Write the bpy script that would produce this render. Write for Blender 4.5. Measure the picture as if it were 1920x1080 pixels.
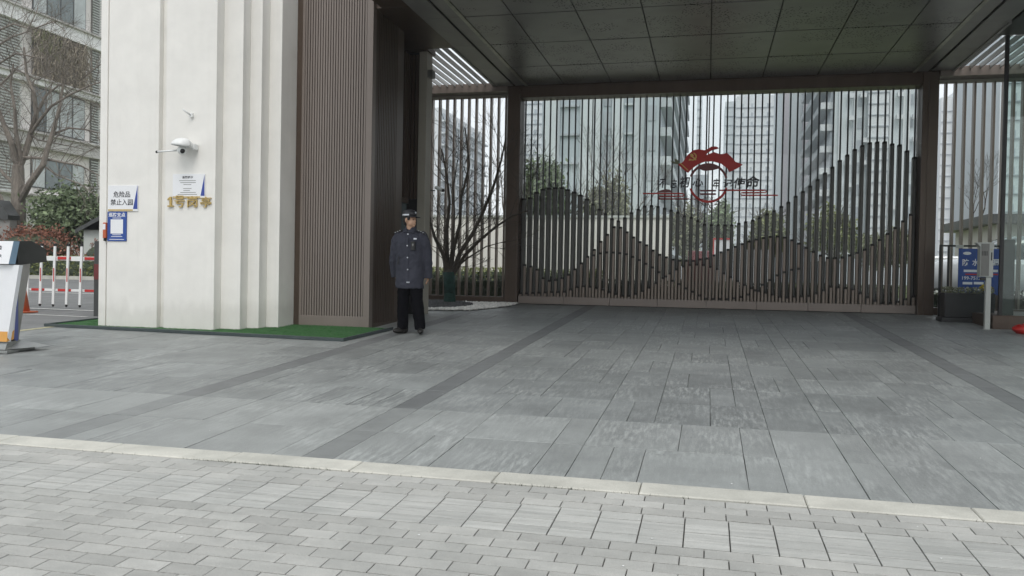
import bpy, bmesh, math, random
import numpy as np
from mathutils import Vector, Matrix
random.seed(7); RNG = np.random.default_rng(7)
S = bpy.context.scene
for o in list(bpy.data.objects): bpy.data.objects.remove(o)

# ------------------------------------------------------------------ camera
YAW, PITCH, ROLL, F = 13.3219, -0.9068, 1.0803, 1548.2
CAM = np.array([0.0, 0.0, 1.30]); SL = 0.0448
_y, _a, _r = map(math.radians, (YAW, PITCH, ROLL))
FW = np.array([-math.sin(_y)*math.cos(_a), math.cos(_y)*math.cos(_a), math.sin(_a)])
_ri = np.array([math.cos(_y), math.sin(_y), 0.0]); _up = np.cross(_ri, FW)
RT = _ri*math.cos(_r)+_up*math.sin(_r); UP = -_ri*math.sin(_r)+_up*math.cos(_r)
cd = bpy.data.cameras.new('camera'); co = bpy.data.objects.new('camera', cd); S.collection.objects.link(co)
M = Matrix(((RT[0], UP[0], -FW[0], 0), (RT[1], UP[1], -FW[1], 0), (RT[2], UP[2], -FW[2], CAM[2]), (0, 0, 0, 1)))
co.matrix_world = M
cd.sensor_width = 36; cd.lens = F/1920*36; cd.clip_end = 2000; cd.clip_start = .05
S.camera = co
# ------------------------------------------------------------------ world and sun
w = bpy.data.worlds.new('World'); S.world = w; w.use_nodes = True
nt = w.node_tree; bg = nt.nodes['Background']
sky = nt.nodes.new('ShaderNodeTexSky'); sky.sky_type = 'NISHITA'; sky.sun_disc = False
SUN_EL, SUN_ROT = math.radians(52), math.radians(168)
sky.sun_elevation = SUN_EL; sky.sun_rotation = SUN_ROT
sky.air_density = 1.5; sky.dust_density = 4
mx = nt.nodes.new('ShaderNodeMixRGB'); mx.inputs[0].default_value = .82
mx.inputs[2].default_value = (9.3, 9.75, 10.1, 1)            # even cloud cover
nt.links.new(sky.outputs[0], mx.inputs[1]); nt.links.new(mx.outputs[0], bg.inputs[0])
bg.inputs[1].default_value = .1
sl = bpy.data.lights.new('sun', 'SUN'); sl.energy = .9; sl.angle = math.radians(25); sl.color = (1, .97, .93)
so = bpy.data.objects.new('sun', sl); S.collection.objects.link(so)
sd = Vector((math.sin(SUN_ROT)*math.cos(SUN_EL), math.cos(SUN_ROT)*math.cos(SUN_EL), math.sin(SUN_EL)))
so.rotation_euler = sd.to_track_quat('Z', 'Y').to_euler()
S.view_settings.view_transform = 'Standard'; S.view_settings.look = 'None'
S.view_settings.exposure = 0.4; S.view_settings.gamma = 1; S.view_settings.use_curve_mapping = False
S.render.engine = 'CYCLES'; S.cycles.max_bounces = 7; S.cycles.transparent_max_bounces = 16

# ------------------------------------------------------------------ helpers
def ray(x, y): return FW+RT*(x-960)/F+UP*(540-y)/F
def atY(x, y, Y):
    d = ray(x, y); return CAM+d*(Y/d[1])
def atX(x, y, X):
    d = ray(x, y); return CAM+d*(X/d[0])
def gz(y): return SL*max(0.0, min(y, 22.0))
def lin(c): return tuple((v/12.92 if v <= .04045 else ((v+.055)/1.055)**2.4) for v in c)
MATS = {}
def mat(name, col, rough=.6, metal=0, var=.12, scale=6, bump=0, bscale=60, stretch=(1, 1, 1), col2=None, objrand=0, spec=.5, coat=0, extra=None):
    if name in MATS: return MATS[name]
    m = bpy.data.materials.new(name); m.use_nodes = True; t = m.node_tree; N = t.nodes; L = t.links
    b = N['Principled BSDF']; b.inputs['Roughness'].default_value = rough; b.inputs['Metallic'].default_value = metal
    b.inputs['Specular IOR Level'].default_value = spec; b.inputs['Coat Weight'].default_value = coat
    g = N.new('ShaderNodeNewGeometry'); mp = N.new('ShaderNodeMapping'); mp.inputs['Scale'].default_value = stretch
    L.new(g.outputs['Position'], mp.inputs['Vector'])
    n = N.new('ShaderNodeTexNoise'); n.inputs['Scale'].default_value = scale; n.inputs['Detail'].default_value = 6; n.inputs['Roughness'].default_value = .6
    L.new(mp.outputs[0], n.inputs['Vector'])
    r = N.new('ShaderNodeValToRGB'); r.color_ramp.elements[0].position = .3; r.color_ramp.elements[1].position = .7
    c2 = col2 or tuple(min(1, c*(1+var)) for c in col); c1 = tuple(c*(1-var) for c in col) if not col2 else col
    r.color_ramp.elements[0].color = (*c1, 1); r.color_ramp.elements[1].color = (*c2, 1)
    L.new(n.outputs['Fac'], r.inputs[0]); out = r.outputs[0]
    if objrand:
        oi = N.new('ShaderNodeObjectInfo'); ad = N.new('ShaderNodeMath'); ad.operation = 'ADD'
        L.new(oi.outputs['Random'], ad.inputs[0]); L.new(g.outputs['Random Per Island'], ad.inputs[1])
        fr = N.new('ShaderNodeMath'); fr.operation = 'FRACT'; L.new(ad.outputs[0], fr.inputs[0])
        mr = N.new('ShaderNodeMapRange'); mr.inputs[3].default_value = 1-objrand; mr.inputs[4].default_value = 1+objrand
        L.new(fr.outputs[0], mr.inputs[0])
        mm = N.new('ShaderNodeMixRGB'); mm.blend_type = 'MULTIPLY'; mm.inputs[0].default_value = 1
        L.new(out, mm.inputs[1]); L.new(mr.outputs[0], mm.inputs[2]); out = mm.outputs[0]
        off = N.new('ShaderNodeVectorMath'); off.operation = 'ADD'
        cx = N.new('ShaderNodeMath'); cx.operation = 'MULTIPLY'; cx.inputs[1].default_value = 37
        L.new(fr.outputs[0], cx.inputs[0]); L.new(mp.outputs[0], off.inputs[0]); L.new(cx.outputs[0], off.inputs[1]); L.new(off.outputs[0], n.inputs['Vector'])
    if extra: out = extra(N, L, g, out, b)
    L.new(out, b.inputs['Base Color'])
    if bump:
        n2 = N.new('ShaderNodeTexNoise'); n2.inputs['Scale'].default_value = bscale; n2.inputs['Detail'].default_value = 4
        L.new(mp.outputs[0], n2.inputs['Vector'])
        bp = N.new('ShaderNodeBump'); bp.inputs['Strength'].default_value = bump; bp.inputs['Distance'].default_value = .01
        L.new(n2.outputs['Fac'], bp.inputs['Height']); L.new(bp.outputs[0], b.inputs['Normal'])
    MATS[name] = m; return m
def glassmat(name, tint, refl=.12, rough=.02, ior=1.45):
    m = bpy.data.materials.new(name); m.use_nodes = True; t = m.node_tree; N = t.nodes; L = t.links
    N.remove(N['Principled BSDF']); o = N['Material Output']
    tr = N.new('ShaderNodeBsdfTransparent'); tr.inputs[0].default_value = (*tint, 1)
    gl = N.new('ShaderNodeBsdfGlossy'); gl.inputs['Roughness'].default_value = rough
    lw = N.new('ShaderNodeFresnel'); lw.inputs[0].default_value = ior
    mr = N.new('ShaderNodeMath'); mr.operation = 'ADD'; mr.inputs[1].default_value = refl; mr.use_clamp = True
    L.new(lw.outputs[0], mr.inputs[0]); ms = N.new('ShaderNodeMixShader')
    L.new(mr.outputs[0], ms.inputs[0]); L.new(tr.outputs[0], ms.inputs[1]); L.new(gl.outputs[0], ms.inputs[2]); L.new(ms.outputs[0], o.inputs[0])
    MATS[name] = m; return m

class MB:
    def __init__(s): s.v = []; s.f = []
    def add(s, vs, fs):
        k = len(s.v); s.v += [tuple(map(float, q)) for q in vs]; s.f += [tuple(i+k for i in f) for f in fs]; return s
    def box(s, x0, x1, y0, y1, z0, z1):
        return s.add([(x0, y0, z0), (x1, y0, z0), (x1, y1, z0), (x0, y1, z0), (x0, y0, z1), (x1, y0, z1), (x1, y1, z1), (x0, y1, z1)],
                     [(0, 3, 2, 1), (4, 5, 6, 7), (0, 1, 5, 4), (1, 2, 6, 5), (2, 3, 7, 6), (3, 0, 4, 7)])
    def tube(s, p, q, r0, r1=None, n=8, cap=True):
        r1 = r0 if r1 is None else r1
        p = Vector(p); q = Vector(q); d = (q-p)
        if d.length < 1e-6: return s
        d.normalize(); a = d.orthogonal().normalized(); b = d.cross(a)
        vs = []
        for c, r in ((p, r0), (q, r1)):
            for i in range(n):
                t = 2*math.pi*i/n; vs.append(c+a*(r*math.cos(t))+b*(r*math.sin(t)))
        fs = [(i, (i+1) % n, n+(i+1) % n, n+i) for i in range(n)]
        if cap: fs += [tuple(range(n))[::-1], tuple(range(n, 2*n))]
        return s.add(vs, fs)
    def path(s, pts, r, n=8):
        for a, b in zip(pts[:-1], pts[1:]): s.tube(a, b, r, r, n)
        return s
    def ell(s, c, r, nu=12, nv=8):
        vs = []; fs = []
        for j in range(nv+1):
            ph = math.pi*j/nv
            for i in range(nu):
                th = 2*math.pi*i/nu
                vs.append((c[0]+r[0]*math.sin(ph)*math.cos(th), c[1]+r[1]*math.sin(ph)*math.sin(th), c[2]+r[2]*math.cos(ph)))
        for j in range(nv):
            for i in range(nu): fs.append((j*nu+i, (j+1)*nu+i, (j+1)*nu+(i+1) % nu, j*nu+(i+1) % nu))
        return s.add(vs, fs)
    def loft(s, rings, n=20, e=2.0):
        # rings: (cx,cy,cz,rx,ry[,rot tilt vec]) superellipse rings in XY
        vs = []
        for (cx, cy, cz, rx, ry) in rings:
            for i in range(n):
                t = 2*math.pi*i/n; c, q = math.cos(t), math.sin(t)
                vs.append((cx+rx*math.copysign(abs(c)**(2/e), c), cy+ry*math.copysign(abs(q)**(2/e), q), cz))
        fs = []
        for j in range(len(rings)-1):
            for i in range(n): fs.append((j*n+i, j*n+(i+1) % n, (j+1)*n+(i+1) % n, (j+1)*n+i))
        fs += [tuple(range(n))[::-1], tuple(range((len(rings)-1)*n, len(rings)*n))]
        return s.add(vs, fs)
    def prism(s, pts, h, axis='y'):
        # convex or concave outline pts (a,b) ; extruded from h[0] to h[1] on axis
        n = len(pts)
        def P(a, b, c): return {'y': (a, c, b), 'x': (c, a, b), 'z': (a, b, c)}[axis]
        vs = [P(a, b, h[0]) for a, b in pts]+[P(a, b, h[1]) for a, b in pts]
        fs = [(i, (i+1) % n, n+(i+1) % n, n+i) for i in range(n)]
        from mathutils.geometry import tessellate_polygon
        tr = tessellate_polygon([[Vector((a, b, 0)) for a, b in pts]])
        fs += [tuple(t) for t in tr]+[tuple(i+n for i in t)[::-1] for t in tr]
        return s.add(vs, fs)
def fixn(me):
    bm = bmesh.new(); bm.from_mesh(me); bmesh.ops.recalc_face_normals(bm, faces=bm.faces); bm.to_mesh(me); bm.free()
def mkmesh(name, mb, m, off=(0, 0, 0), smooth=False, fix=True):
    me = bpy.data.meshes.new(name)
    o = np.array(off)
    me.from_pydata([tuple(np.array(v)-o) for v in mb.v], [], mb.f); me.materials.append(m)
    if fix and len(mb.f) < 60000: fixn(me)
    if smooth: me.polygons.foreach_set('use_smooth', [True]*len(me.polygons))
    me.update(); return me
def link(name, me, loc=(0, 0, 0), parent=None):
    o = bpy.data.objects.new(name, me); S.collection.objects.link(o); o.location = loc
    if parent is not None: o.parent = parent
    return o
def bev(o, w=.006, n=2):
    b = o.modifiers.new('bevel', 'BEVEL'); b.width = w; b.segments = n; b.limit_method = 'ANGLE'; return o
def tag(o, label=None, cat=None, group=None, kind=None):
    if label: o['label'] = label
    if cat: o['category'] = cat
    if group: o['group'] = group
    if kind: o['kind'] = kind
    return o
class Thing:
    def __init__(s, name, loc, label=None, cat=None, group=None, kind=None):
        s.loc = tuple(loc); s.o = bpy.data.objects.new(name, None); S.collection.objects.link(s.o); s.o.location = s.loc
        s.o.empty_display_size = .2
        tag(s.o, label, cat, group, kind)
    def part(s, name, mb, m, parent=None, smooth=False, b=0, label=None, stuff=False):
        o = link(name, mkmesh(name, mb, m, s.loc, smooth), (0, 0, 0), parent or s.o)
        if b: bev(o, b)
        if label: o['label'] = label
        if stuff: o['kind'] = 'stuff'
        return o
    def inst(s, name, me, loc, parent=None):     # shared mesh placed at a world spot
        return link(name, me, tuple(np.array(loc)-np.array(s.loc)), parent or s.o)
def solo(name, mb, m, base, label=None, cat=None, group=None, kind=None, smooth=False, b=0):
    o = link(name, mkmesh(name, mb, m, base, smooth), base); tag(o, label, cat, group, kind)
    if b: bev(o, b)
    return o
def text_mesh(txt, size, depth, m, shear=0, bold=0, sx=1.0, name='lettering'):
    c = bpy.data.curves.new('t', 'FONT'); c.body = txt; c.size = size; c.extrude = depth; c.align_x = 'CENTER'; c.align_y = 'CENTER'
    c.shear = shear; c.offset = bold; c.resolution_u = 3
    o = bpy.data.objects.new('t', c); S.collection.objects.link(o)
    bpy.context.view_layer.update()
    dg = bpy.context.evaluated_depsgraph_get()
    me = bpy.data.meshes.new_from_object(o.evaluated_get(dg)); bpy.data.objects.remove(o)
    me.name = name; me.materials.clear(); me.materials.append(m)
    me.transform(Matrix.Rotation(math.radians(90), 4, 'X') @ Matrix.Scale(sx, 4, (1, 0, 0)))
    return me
def put_text(thing, txt, size, depth, m, world, parent=None, name='lettering', fit=None, **k):
    me = text_mesh(txt, size, depth, m, name=name, **k)
    if fit and len(me.vertices):
        co_ = np.array([v.co for v in me.vertices]); mn = co_.min(0); mxx = co_.max(0); c = (mn+mxx)/2
        sc = (fit[0]/(mxx[0]-mn[0]), 1, fit[1]/(mxx[2]-mn[2]))
        for v in me.vertices: v.co = Vector(((v.co.x-c[0])*sc[0], v.co.y, (v.co.z-c[2])*sc[2]))
    return thing.inst(name, me, world, parent)

# ------------------------------------------------------------------ materials
def paver_extra(N, L, g, out, b):
    # sand, tyre dust and faint algae blotches over the bricks, plus grain
    n = N.new('ShaderNodeTexNoise'); n.inputs['Scale'].default_value = 1.6; n.inputs['Detail'].default_value = 7; n.inputs['Roughness'].default_value = .65; L.new(g.outputs['Position'], n.inputs[0])
    r = N.new('ShaderNodeValToRGB'); e = r.color_ramp.elements; e[0].position = .33; e[0].color = (.84, .845, .825, 1); e[1].position = .68; e[1].color = (1.10, 1.09, 1.06, 1)
    L.new(n.outputs['Fac'], r.inputs[0])
    m = N.new('ShaderNodeMixRGB'); m.blend_type = 'MULTIPLY'; m.inputs[0].default_value = 1; L.new(out, m.inputs[1]); L.new(r.outputs[0], m.inputs[2])
    n2 = N.new('ShaderNodeTexNoise'); n2.inputs['Scale'].default_value = 260; n2.inputs['Detail'].default_value = 3; L.new(g.outputs['Position'], n2.inputs[0])
    r2 = N.new('ShaderNodeMapRange'); r2.inputs[1].default_value = .3; r2.inputs[2].default_value = .7; r2.inputs[3].default_value = .86; r2.inputs[4].default_value = 1.12; L.new(n2.outputs['Fac'], r2.inputs[0])
    m2 = N.new('ShaderNodeMixRGB'); m2.blend_type = 'MULTIPLY'; m2.inputs[0].default_value = 1; L.new(m.outputs[0], m2.inputs[1]); L.new(r2.outputs[0], m2.inputs[2])
    n3 = N.new('ShaderNodeTexNoise'); n3.inputs['Scale'].default_value = 5; n3.inputs['Detail'].default_value = 10; n3.inputs['Roughness'].default_value = .75; L.new(g.outputs['Position'], n3.inputs[0])
    r3 = N.new('ShaderNodeMapRange'); r3.inputs[1].default_value = .62; r3.inputs[2].default_value = .74; r3.inputs[4].default_value = .45; L.new(n3.outputs['Fac'], r3.inputs[0])
    m3 = N.new('ShaderNodeMixRGB'); m3.inputs[2].default_value = (.24, .235, .20, 1); L.new(r3.outputs[0], m3.inputs[0]); L.new(m2.outputs[0], m3.inputs[1])
    return m3.outputs[0]
def slab_extra(N, L, g, out, b):
    # pale quartz streaks along the depth of each slab and rough split patches
    oi = N.new('ShaderNodeObjectInfo'); ad = N.new('ShaderNodeMath'); ad.operation = 'ADD'
    L.new(oi.outputs['Random'], ad.inputs[0]); L.new(g.outputs['Random Per Island'], ad.inputs[1])
    ml = N.new('ShaderNodeMath'); ml.operation = 'MULTIPLY'; ml.inputs[1].default_value = 53; L.new(ad.outputs[0], ml.inputs[0])
    ofs = N.new('ShaderNodeVectorMath'); ofs.operation = 'ADD'; L.new(g.outputs['Position'], ofs.inputs[0]); L.new(ml.outputs[0], ofs.inputs[1])
    mp = N.new('ShaderNodeMapping'); mp.inputs['Scale'].default_value = (1, .13, 1); mp.inputs['Rotation'].default_value = (0, 0, .12); L.new(ofs.outputs[0], mp.inputs[0])
    n = N.new('ShaderNodeTexNoise'); n.inputs['Scale'].default_value = 36; n.inputs['Detail'].default_value = 8; n.inputs['Roughness'].default_value = .72; L.new(mp.outputs[0], n.inputs[0])
    r = N.new('ShaderNodeValToRGB'); r.color_ramp.elements[0].position = .45; r.color_ramp.elements[0].color = (0, 0, 0, 1); r.color_ramp.elements[1].position = .66
    L.new(n.outputs['Fac'], r.inputs[0])
    n3 = N.new('ShaderNodeTexNoise'); n3.inputs['Scale'].default_value = 1.3; L.new(ofs.outputs[0], n3.inputs[0])
    r3 = N.new('ShaderNodeValToRGB'); r3.color_ramp.elements[0].position = .42; r3.color_ramp.elements[0].color = (.2,)*3+(1,); r3.color_ramp.elements[1].position = .66; r3.color_ramp.elements[1].color = (.8,)*3+(1,)
    L.new(n3.outputs['Fac'], r3.inputs[0])
    mu = N.new('ShaderNodeMath'); mu.operation = 'MULTIPLY'; L.new(r.outputs[0], mu.inputs[0]); L.new(r3.outputs[0], mu.inputs[1])
    mix = N.new('ShaderNodeMixRGB'); mix.inputs[2].default_value = (.46, .48, .465, 1); L.new(mu.outputs[0], mix.inputs[0]); L.new(out, mix.inputs[1])
    # grime: broad worn tyre and foot wear patches, world fixed
    n4 = N.new('ShaderNodeTexNoise'); n4.inputs['Scale'].default_value = .55; n4.inputs['Detail'].default_value = 5; L.new(g.outputs['Position'], n4.inputs[0])
    mr = N.new('ShaderNodeMapRange'); mr.inputs[1].default_value = .3; mr.inputs[2].default_value = .7; mr.inputs[3].default_value = .84; mr.inputs[4].default_value = 1.14; L.new(n4.outputs['Fac'], mr.inputs[0])
    m2 = N.new('ShaderNodeMixRGB'); m2.blend_type = 'MULTIPLY'; m2.inputs[0].default_value = 1; L.new(mix.outputs[0], m2.inputs[1]); L.new(mr.outputs[0], m2.inputs[2])
    n5 = N.new('ShaderNodeTexNoise'); n5.inputs['Scale'].default_value = 170; n5.inputs['Detail'].default_value = 3; n5.inputs['Roughness'].default_value = .8; L.new(g.outputs['Position'], n5.inputs[0])
    m5 = N.new('ShaderNodeMapRange'); m5.inputs[1].default_value = .3; m5.inputs[2].default_value = .7; m5.inputs[3].default_value = .84; m5.inputs[4].default_value = 1.14; L.new(n5.outputs['Fac'], m5.inputs[0])
    m6 = N.new('ShaderNodeMixRGB'); m6.blend_type = 'MULTIPLY'; m6.inputs[0].default_value = 1; L.new(m2.outputs[0], m6.inputs[1]); L.new(m5.outputs[0], m6.inputs[2]); m2 = m6
    # rare dark spalls and repair marks
    mp6 = N.new('ShaderNodeMapping'); mp6.inputs['Scale'].default_value = (1.6, .7, 1); L.new(ofs.outputs[0], mp6.inputs[0])
    n6 = N.new('ShaderNodeTexNoise'); n6.inputs['Scale'].default_value = 4.5; n6.inputs['Detail'].default_value = 9; n6.inputs['Roughness'].default_value = .7; L.new(mp6.outputs[0], n6.inputs[0])
    r6 = N.new('ShaderNodeMapRange'); r6.inputs[1].default_value = .64; r6.inputs[2].default_value = .72; r6.inputs[4].default_value = .5; L.new(n6.outputs['Fac'], r6.inputs[0])
    m7 = N.new('ShaderNodeMixRGB'); m7.inputs[2].default_value = (.12, .13, .12, 1); L.new(r6.outputs[0], m7.inputs[0]); L.new(m2.outputs[0], m7.inputs[1]); m2 = m7
    rr = N.new('ShaderNodeMapRange'); rr.inputs[3].default_value = .38; rr.inputs[4].default_value = .6; L.new(n.outputs['Fac'], rr.inputs[0]); L.new(rr.outputs[0], b.inputs['Roughness'])
    return m2.outputs[0]
def pier_extra(N, L, g, out, b):
    # water-run stains and splash dirt near the foot of the stone
    sp = N.new('ShaderNodeSeparateXYZ'); L.new(g.outputs['Position'], sp.inputs[0])
    n = N.new('ShaderNodeTexNoise'); n.inputs['Scale'].default_value = 5; n.inputs['Detail'].default_value = 6
    mp = N.new('ShaderNodeMapping'); mp.inputs['Scale'].default_value = (1, 1, .35); L.new(g.outputs['Position'], mp.inputs[0]); L.new(mp.outputs[0], n.inputs[0])
    a = N.new('ShaderNodeMath'); a.operation = 'MULTIPLY_ADD'; a.inputs[1].default_value = .55; L.new(n.outputs['Fac'], a.inputs[0]); L.new(sp.outputs['Z'], a.inputs[2])
    r = N.new('ShaderNodeValToRGB'); e = r.color_ramp.elements
    e[0].position = .72; e[0].color = (.15,)*3+(1,); e[1].position = 1.0; e[1].color = (1, 1, 1, 1)
    k = r.color_ramp.elements.new(.86); k.color = (.0,)*3+(1,)
    dv = N.new('ShaderNodeMath'); dv.operation = 'MULTIPLY'; dv.inputs[1].default_value = .9; L.new(a.outputs[0], dv.inputs[0]); L.new(dv.outputs[0], r.inputs[0])
    iv = N.new('ShaderNodeMapRange'); iv.inputs[3].default_value = .17; iv.inputs[4].default_value = 0; L.new(r.outputs[0], iv.inputs[0])
    m1 = N.new('ShaderNodeMixRGB'); m1.inputs[2].default_value = (.30, .28, .24, 1); L.new(iv.outputs[0], m1.inputs[0]); L.new(out, m1.inputs[1])
    mp2 = N.new('ShaderNodeMapping'); mp2.inputs['Scale'].default_value = (1, 1, .04); L.new(g.outputs['Position'], mp2.inputs[0])
    n2 = N.new('ShaderNodeTexNoise'); n2.inputs['Scale'].default_value = 14; n2.inputs['Detail'].default_value = 4; L.new(mp2.outputs[0], n2.inputs[0])
    r2 = N.new('ShaderNodeMapRange'); r2.inputs[1].default_value = .5; r2.inputs[2].default_value = .75; r2.inputs[4].default_value = .05; L.new(n2.outputs['Fac'], r2.inputs[0])
    m2 = N.new('ShaderNodeMixRGB'); m2.inputs[2].default_value = (.42, .40, .35, 1); L.new(r2.outputs[0], m2.inputs[0]); L.new(m1.outputs[0], m2.inputs[1])
    n9 = N.new('ShaderNodeTexNoise'); n9.inputs['Scale'].default_value = 2.2; n9.inputs['Detail'].default_value = 8; n9.inputs['Roughness'].default_value = .7; L.new(g.outputs['Position'], n9.inputs[0])
    r9 = N.new('ShaderNodeMapRange'); r9.inputs[1].default_value = .35; r9.inputs[2].default_value = .75; r9.inputs[3].default_value = 1.03; r9.inputs[4].default_value = .93; L.new(n9.outputs['Fac'], r9.inputs[0])
    m9 = N.new('ShaderNodeMixRGB'); m9.blend_type = 'MULTIPLY'; m9.inputs[0].default_value = 1; L.new(m2.outputs[0], m9.inputs[1]); L.new(r9.outputs[0], m9.inputs[2])
    return m9.outputs[0]
def perf_extra(N, L, g, out, b):
    # clusters of small punched holes
    v = N.new('ShaderNodeTexVoronoi'); v.inputs['Scale'].default_value = 24; L.new(g.outputs['Position'], v.inputs[0])
    lt = N.new('ShaderNodeMath'); lt.operation = 'LESS_THAN'; lt.inputs[1].default_value = .3; L.new(v.outputs['Distance'], lt.inputs[0])
    n = N.new('ShaderNodeTexNoise'); n.inputs['Scale'].default_value = 1.7; L.new(g.outputs['Position'], n.inputs[0])
    gt = N.new('ShaderNodeMath'); gt.operation = 'GREATER_THAN'; gt.inputs[1].default_value = .5; L.new(n.outputs['Fac'], gt.inputs[0])
    m = N.new('ShaderNodeMath'); m.operation = 'MULTIPLY'; L.new(lt.outputs[0], m.inputs[0]); L.new(gt.outputs[0], m.inputs[1])
    mix = N.new('ShaderNodeMixRGB'); mix.inputs[2].default_value = (.006, .006, .006, 1); L.new(m.outputs[0], mix.inputs[0]); L.new(out, mix.inputs[1])
    return mix.outputs[0]
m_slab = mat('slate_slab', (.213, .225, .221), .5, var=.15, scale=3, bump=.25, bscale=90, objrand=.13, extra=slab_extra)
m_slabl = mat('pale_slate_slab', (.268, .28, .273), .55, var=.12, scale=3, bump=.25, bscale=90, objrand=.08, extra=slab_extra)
m_bandl = mat('pale_band_slab', (.225, .235, .23), .55, var=.12, scale=5, bump=.15, bscale=90, objrand=.05)  # lighter band slabs for the two nearest rows
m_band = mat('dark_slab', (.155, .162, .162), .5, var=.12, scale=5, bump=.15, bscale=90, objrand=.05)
m_paver = mat('concrete_paver', (.405, .404, .39), .85, var=.08, scale=9, bump=.5, bscale=140, objrand=.12, stretch=(.6, 1.6, 1), extra=paver_extra)
m_paverg = mat('grooved_paver', (.41, .412, .40), .85, extra=paver_extra, var=.14, scale=16, bump=.6, bscale=40, objrand=.08, stretch=(.12, 2.2, 1))
m_kerb = mat('kerb_stone', (.52, .512, .47), .75, extra=paver_extra, var=.12, scale=5, bump=.35, bscale=70, objrand=.06)
m_joint = mat('joint_grit', (.07, .068, .06), .95, var=.4, scale=40)
m_ground = mat('ground_soil', (.13, .125, .11), .95, var=.2, scale=1)
m_asph = mat('asphalt', (.17, .172, .17), .8, var=.18, scale=2.5, bump=.4, bscale=200)
m_white = mat('road_paint', (.6, .6, .57), .6, var=.2, scale=20)
m_yel = mat('yellow_line', (.42, .39, .24), .6, var=.3, scale=20)
m_pier = mat('cream_stone', (.80, .785, .745), .55, var=.03, scale=2, bump=.08, bscale=40, extra=pier_extra)
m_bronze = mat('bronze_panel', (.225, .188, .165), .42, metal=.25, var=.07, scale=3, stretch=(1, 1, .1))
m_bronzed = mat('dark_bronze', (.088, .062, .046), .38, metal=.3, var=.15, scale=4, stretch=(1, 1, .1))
m_tube = mat('tube_metal', (.205, .168, .14), .36, metal=.35, var=.12, scale=5, stretch=(1, 1, .2))
m_fin = mat('fin_metal', (.5, .49, .47), .45, metal=.1, var=.06)
m_olive = mat('olive_frame', (.33, .31, .26), .5, var=.06, scale=3)
m_ceil = mat('ceiling_metal', (.26, .257, .25), .34, metal=.45, var=.12, scale=2, extra=perf_extra)
m_ceild = mat('ceiling_plain', (.24, .235, .222), .4, metal=.3, var=.12, scale=2)
m_gut = mat('gutter_metal', (.36, .36, .30), .35, metal=.5, var=.35, scale=9, stretch=(1, .5, 1))
m_black = mat('black_trim', (.012, .012, .012), .4, var=.2)
m_tube_shaded = mat('rear_tube_shaded', (.085, .085, .078), .45, metal=.3, var=.12, scale=5, stretch=(1, 1, .2))  # darker copy of the tube metal; the rear row's shade is in its colour
m_thin_backlit = mat('thin_bar_backlit', (.04, .042, .045), .5, var=.1)  # backlit darkness of the bars put into their colour
m_goldb = mat('gold_band', (.72, .36, .09), .4, var=.05)
m_steelb = mat('blue_steel', (.16, .25, .34), .4, var=.05)
m_cap = mat('tube_cap', (.015, .012, .01), .7, var=.2)
m_turf = mat('artificial_turf', (.042, .135, .04), .9, var=.3, scale=30, bump=.8, bscale=300)
m_edge = mat('tray_edge', (.045, .06, .062), .4, var=.2, scale=10)
m_wp = mat('white_paint', (.78, .79, .78), .35, var=.03)
m_wboard = mat('white_board', (.80, .81, .83), .3, var=.02)
m_gold = mat('gold_letters', (.50, .36, .13), .35, metal=.5, var=.2, scale=20)
m_goldp = mat('gold_print', (.55, .42, .2), .4, var=.05)
m_navy = mat('navy_print', (.03, .06, .30), .35, var=.05)
m_blue = mat('blue_board', (.022, .07, .30), .4, var=.06, scale=3)
m_ink = mat('black_ink', (.02, .02, .024), .5, var=.05)
m_grey = mat('grey_ink', (.25, .25, .25), .5, var=.05)
m_red = mat('red_print', (.45, .02, .02), .4, var=.05)
m_orange = mat('orange_plastic', (.50, .11, .04), .4, var=.05)
m_redp = mat('red_paint', (.50, .02, .016), .45, var=.08, scale=4)
m_redd = mat('dark_red_paint', (.14, .018, .02), .35, var=.08)
m_gyel = mat('flag_gold', (.75, .5, .14), .4, var=.05)
m_steel = mat('grey_steel', (.30, .31, .30), .4, metal=.5, var=.08)
m_lgrey = mat('light_grey_paint', (.47, .49, .46), .45, var=.05)
m_dgrey = mat('dark_grey_metal', (.06, .062, .06), .38, metal=.3, var=.15, scale=7)
m_mgrey = mat('mid_grey_metal', (.17, .17, .16), .4, metal=.3, var=.1, scale=5)
m_planter = mat('black_planter', (.016, .017, .018), .4, var=.2)
m_rub = mat('black_rubber', (.015, .015, .015), .7, var=.2)
m_bark = mat('bark', (.19, .165, .14), .9, var=.3, scale=14, bump=.8, bscale=30, stretch=(1, 1, .3))
m_bark2 = mat('garden_bark', (.065, .055, .042), .9, var=.35, scale=14, bump=.8, bscale=30, stretch=(1, 1, .3))
m_wrap = mat('green_wrap', (.018, .055, .045), .9, var=.4, scale=12, bump=.6, bscale=60)
def leafm(name, c, c2):
    m = mat(name, c, .6, col2=c2, scale=3.5, objrand=.35); return m
m_leaf = leafm('green_leaf', (.08, .12, .06), (.19, .24, .12))
m_leafy = leafm('yellow_green_leaf', (.09, .11, .035), (.22, .24, .08))
m_leafr = leafm('red_leaf', (.16, .055, .035), (.28, .12, .07))
m_leafd = leafm('dark_leaf', (.018, .028, .016), (.05, .065, .03))
m_leafo = leafm('olive_leaf', (.15, .165, .095), (.27, .28, .17))
m_vine = leafm('dry_vine', (.26, .225, .18), (.42, .37, .29))
m_vineg = leafm('green_vine', (.17, .18, .10), (.32, .32, .19))
m_grass = mat('lawn', (.12, .15, .05), .9, var=.3, scale=3)
m_facade = mat('facade_plaster', (.72, .68, .65), .8, var=.06, scale=.6, bump=.1)
m_facw = mat('facade_white', (.82, .81, .8), .7, var=.04, scale=.6)
m_facg = mat('facade_grey', (.52, .5, .48), .8, var=.06, scale=.5)
m_frame = mat('window_frame', (.07, .075, .075), .4, var=.05)
m_shut = mat('shutter_grey', (.25, .24, .225), .5, var=.06)
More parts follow.
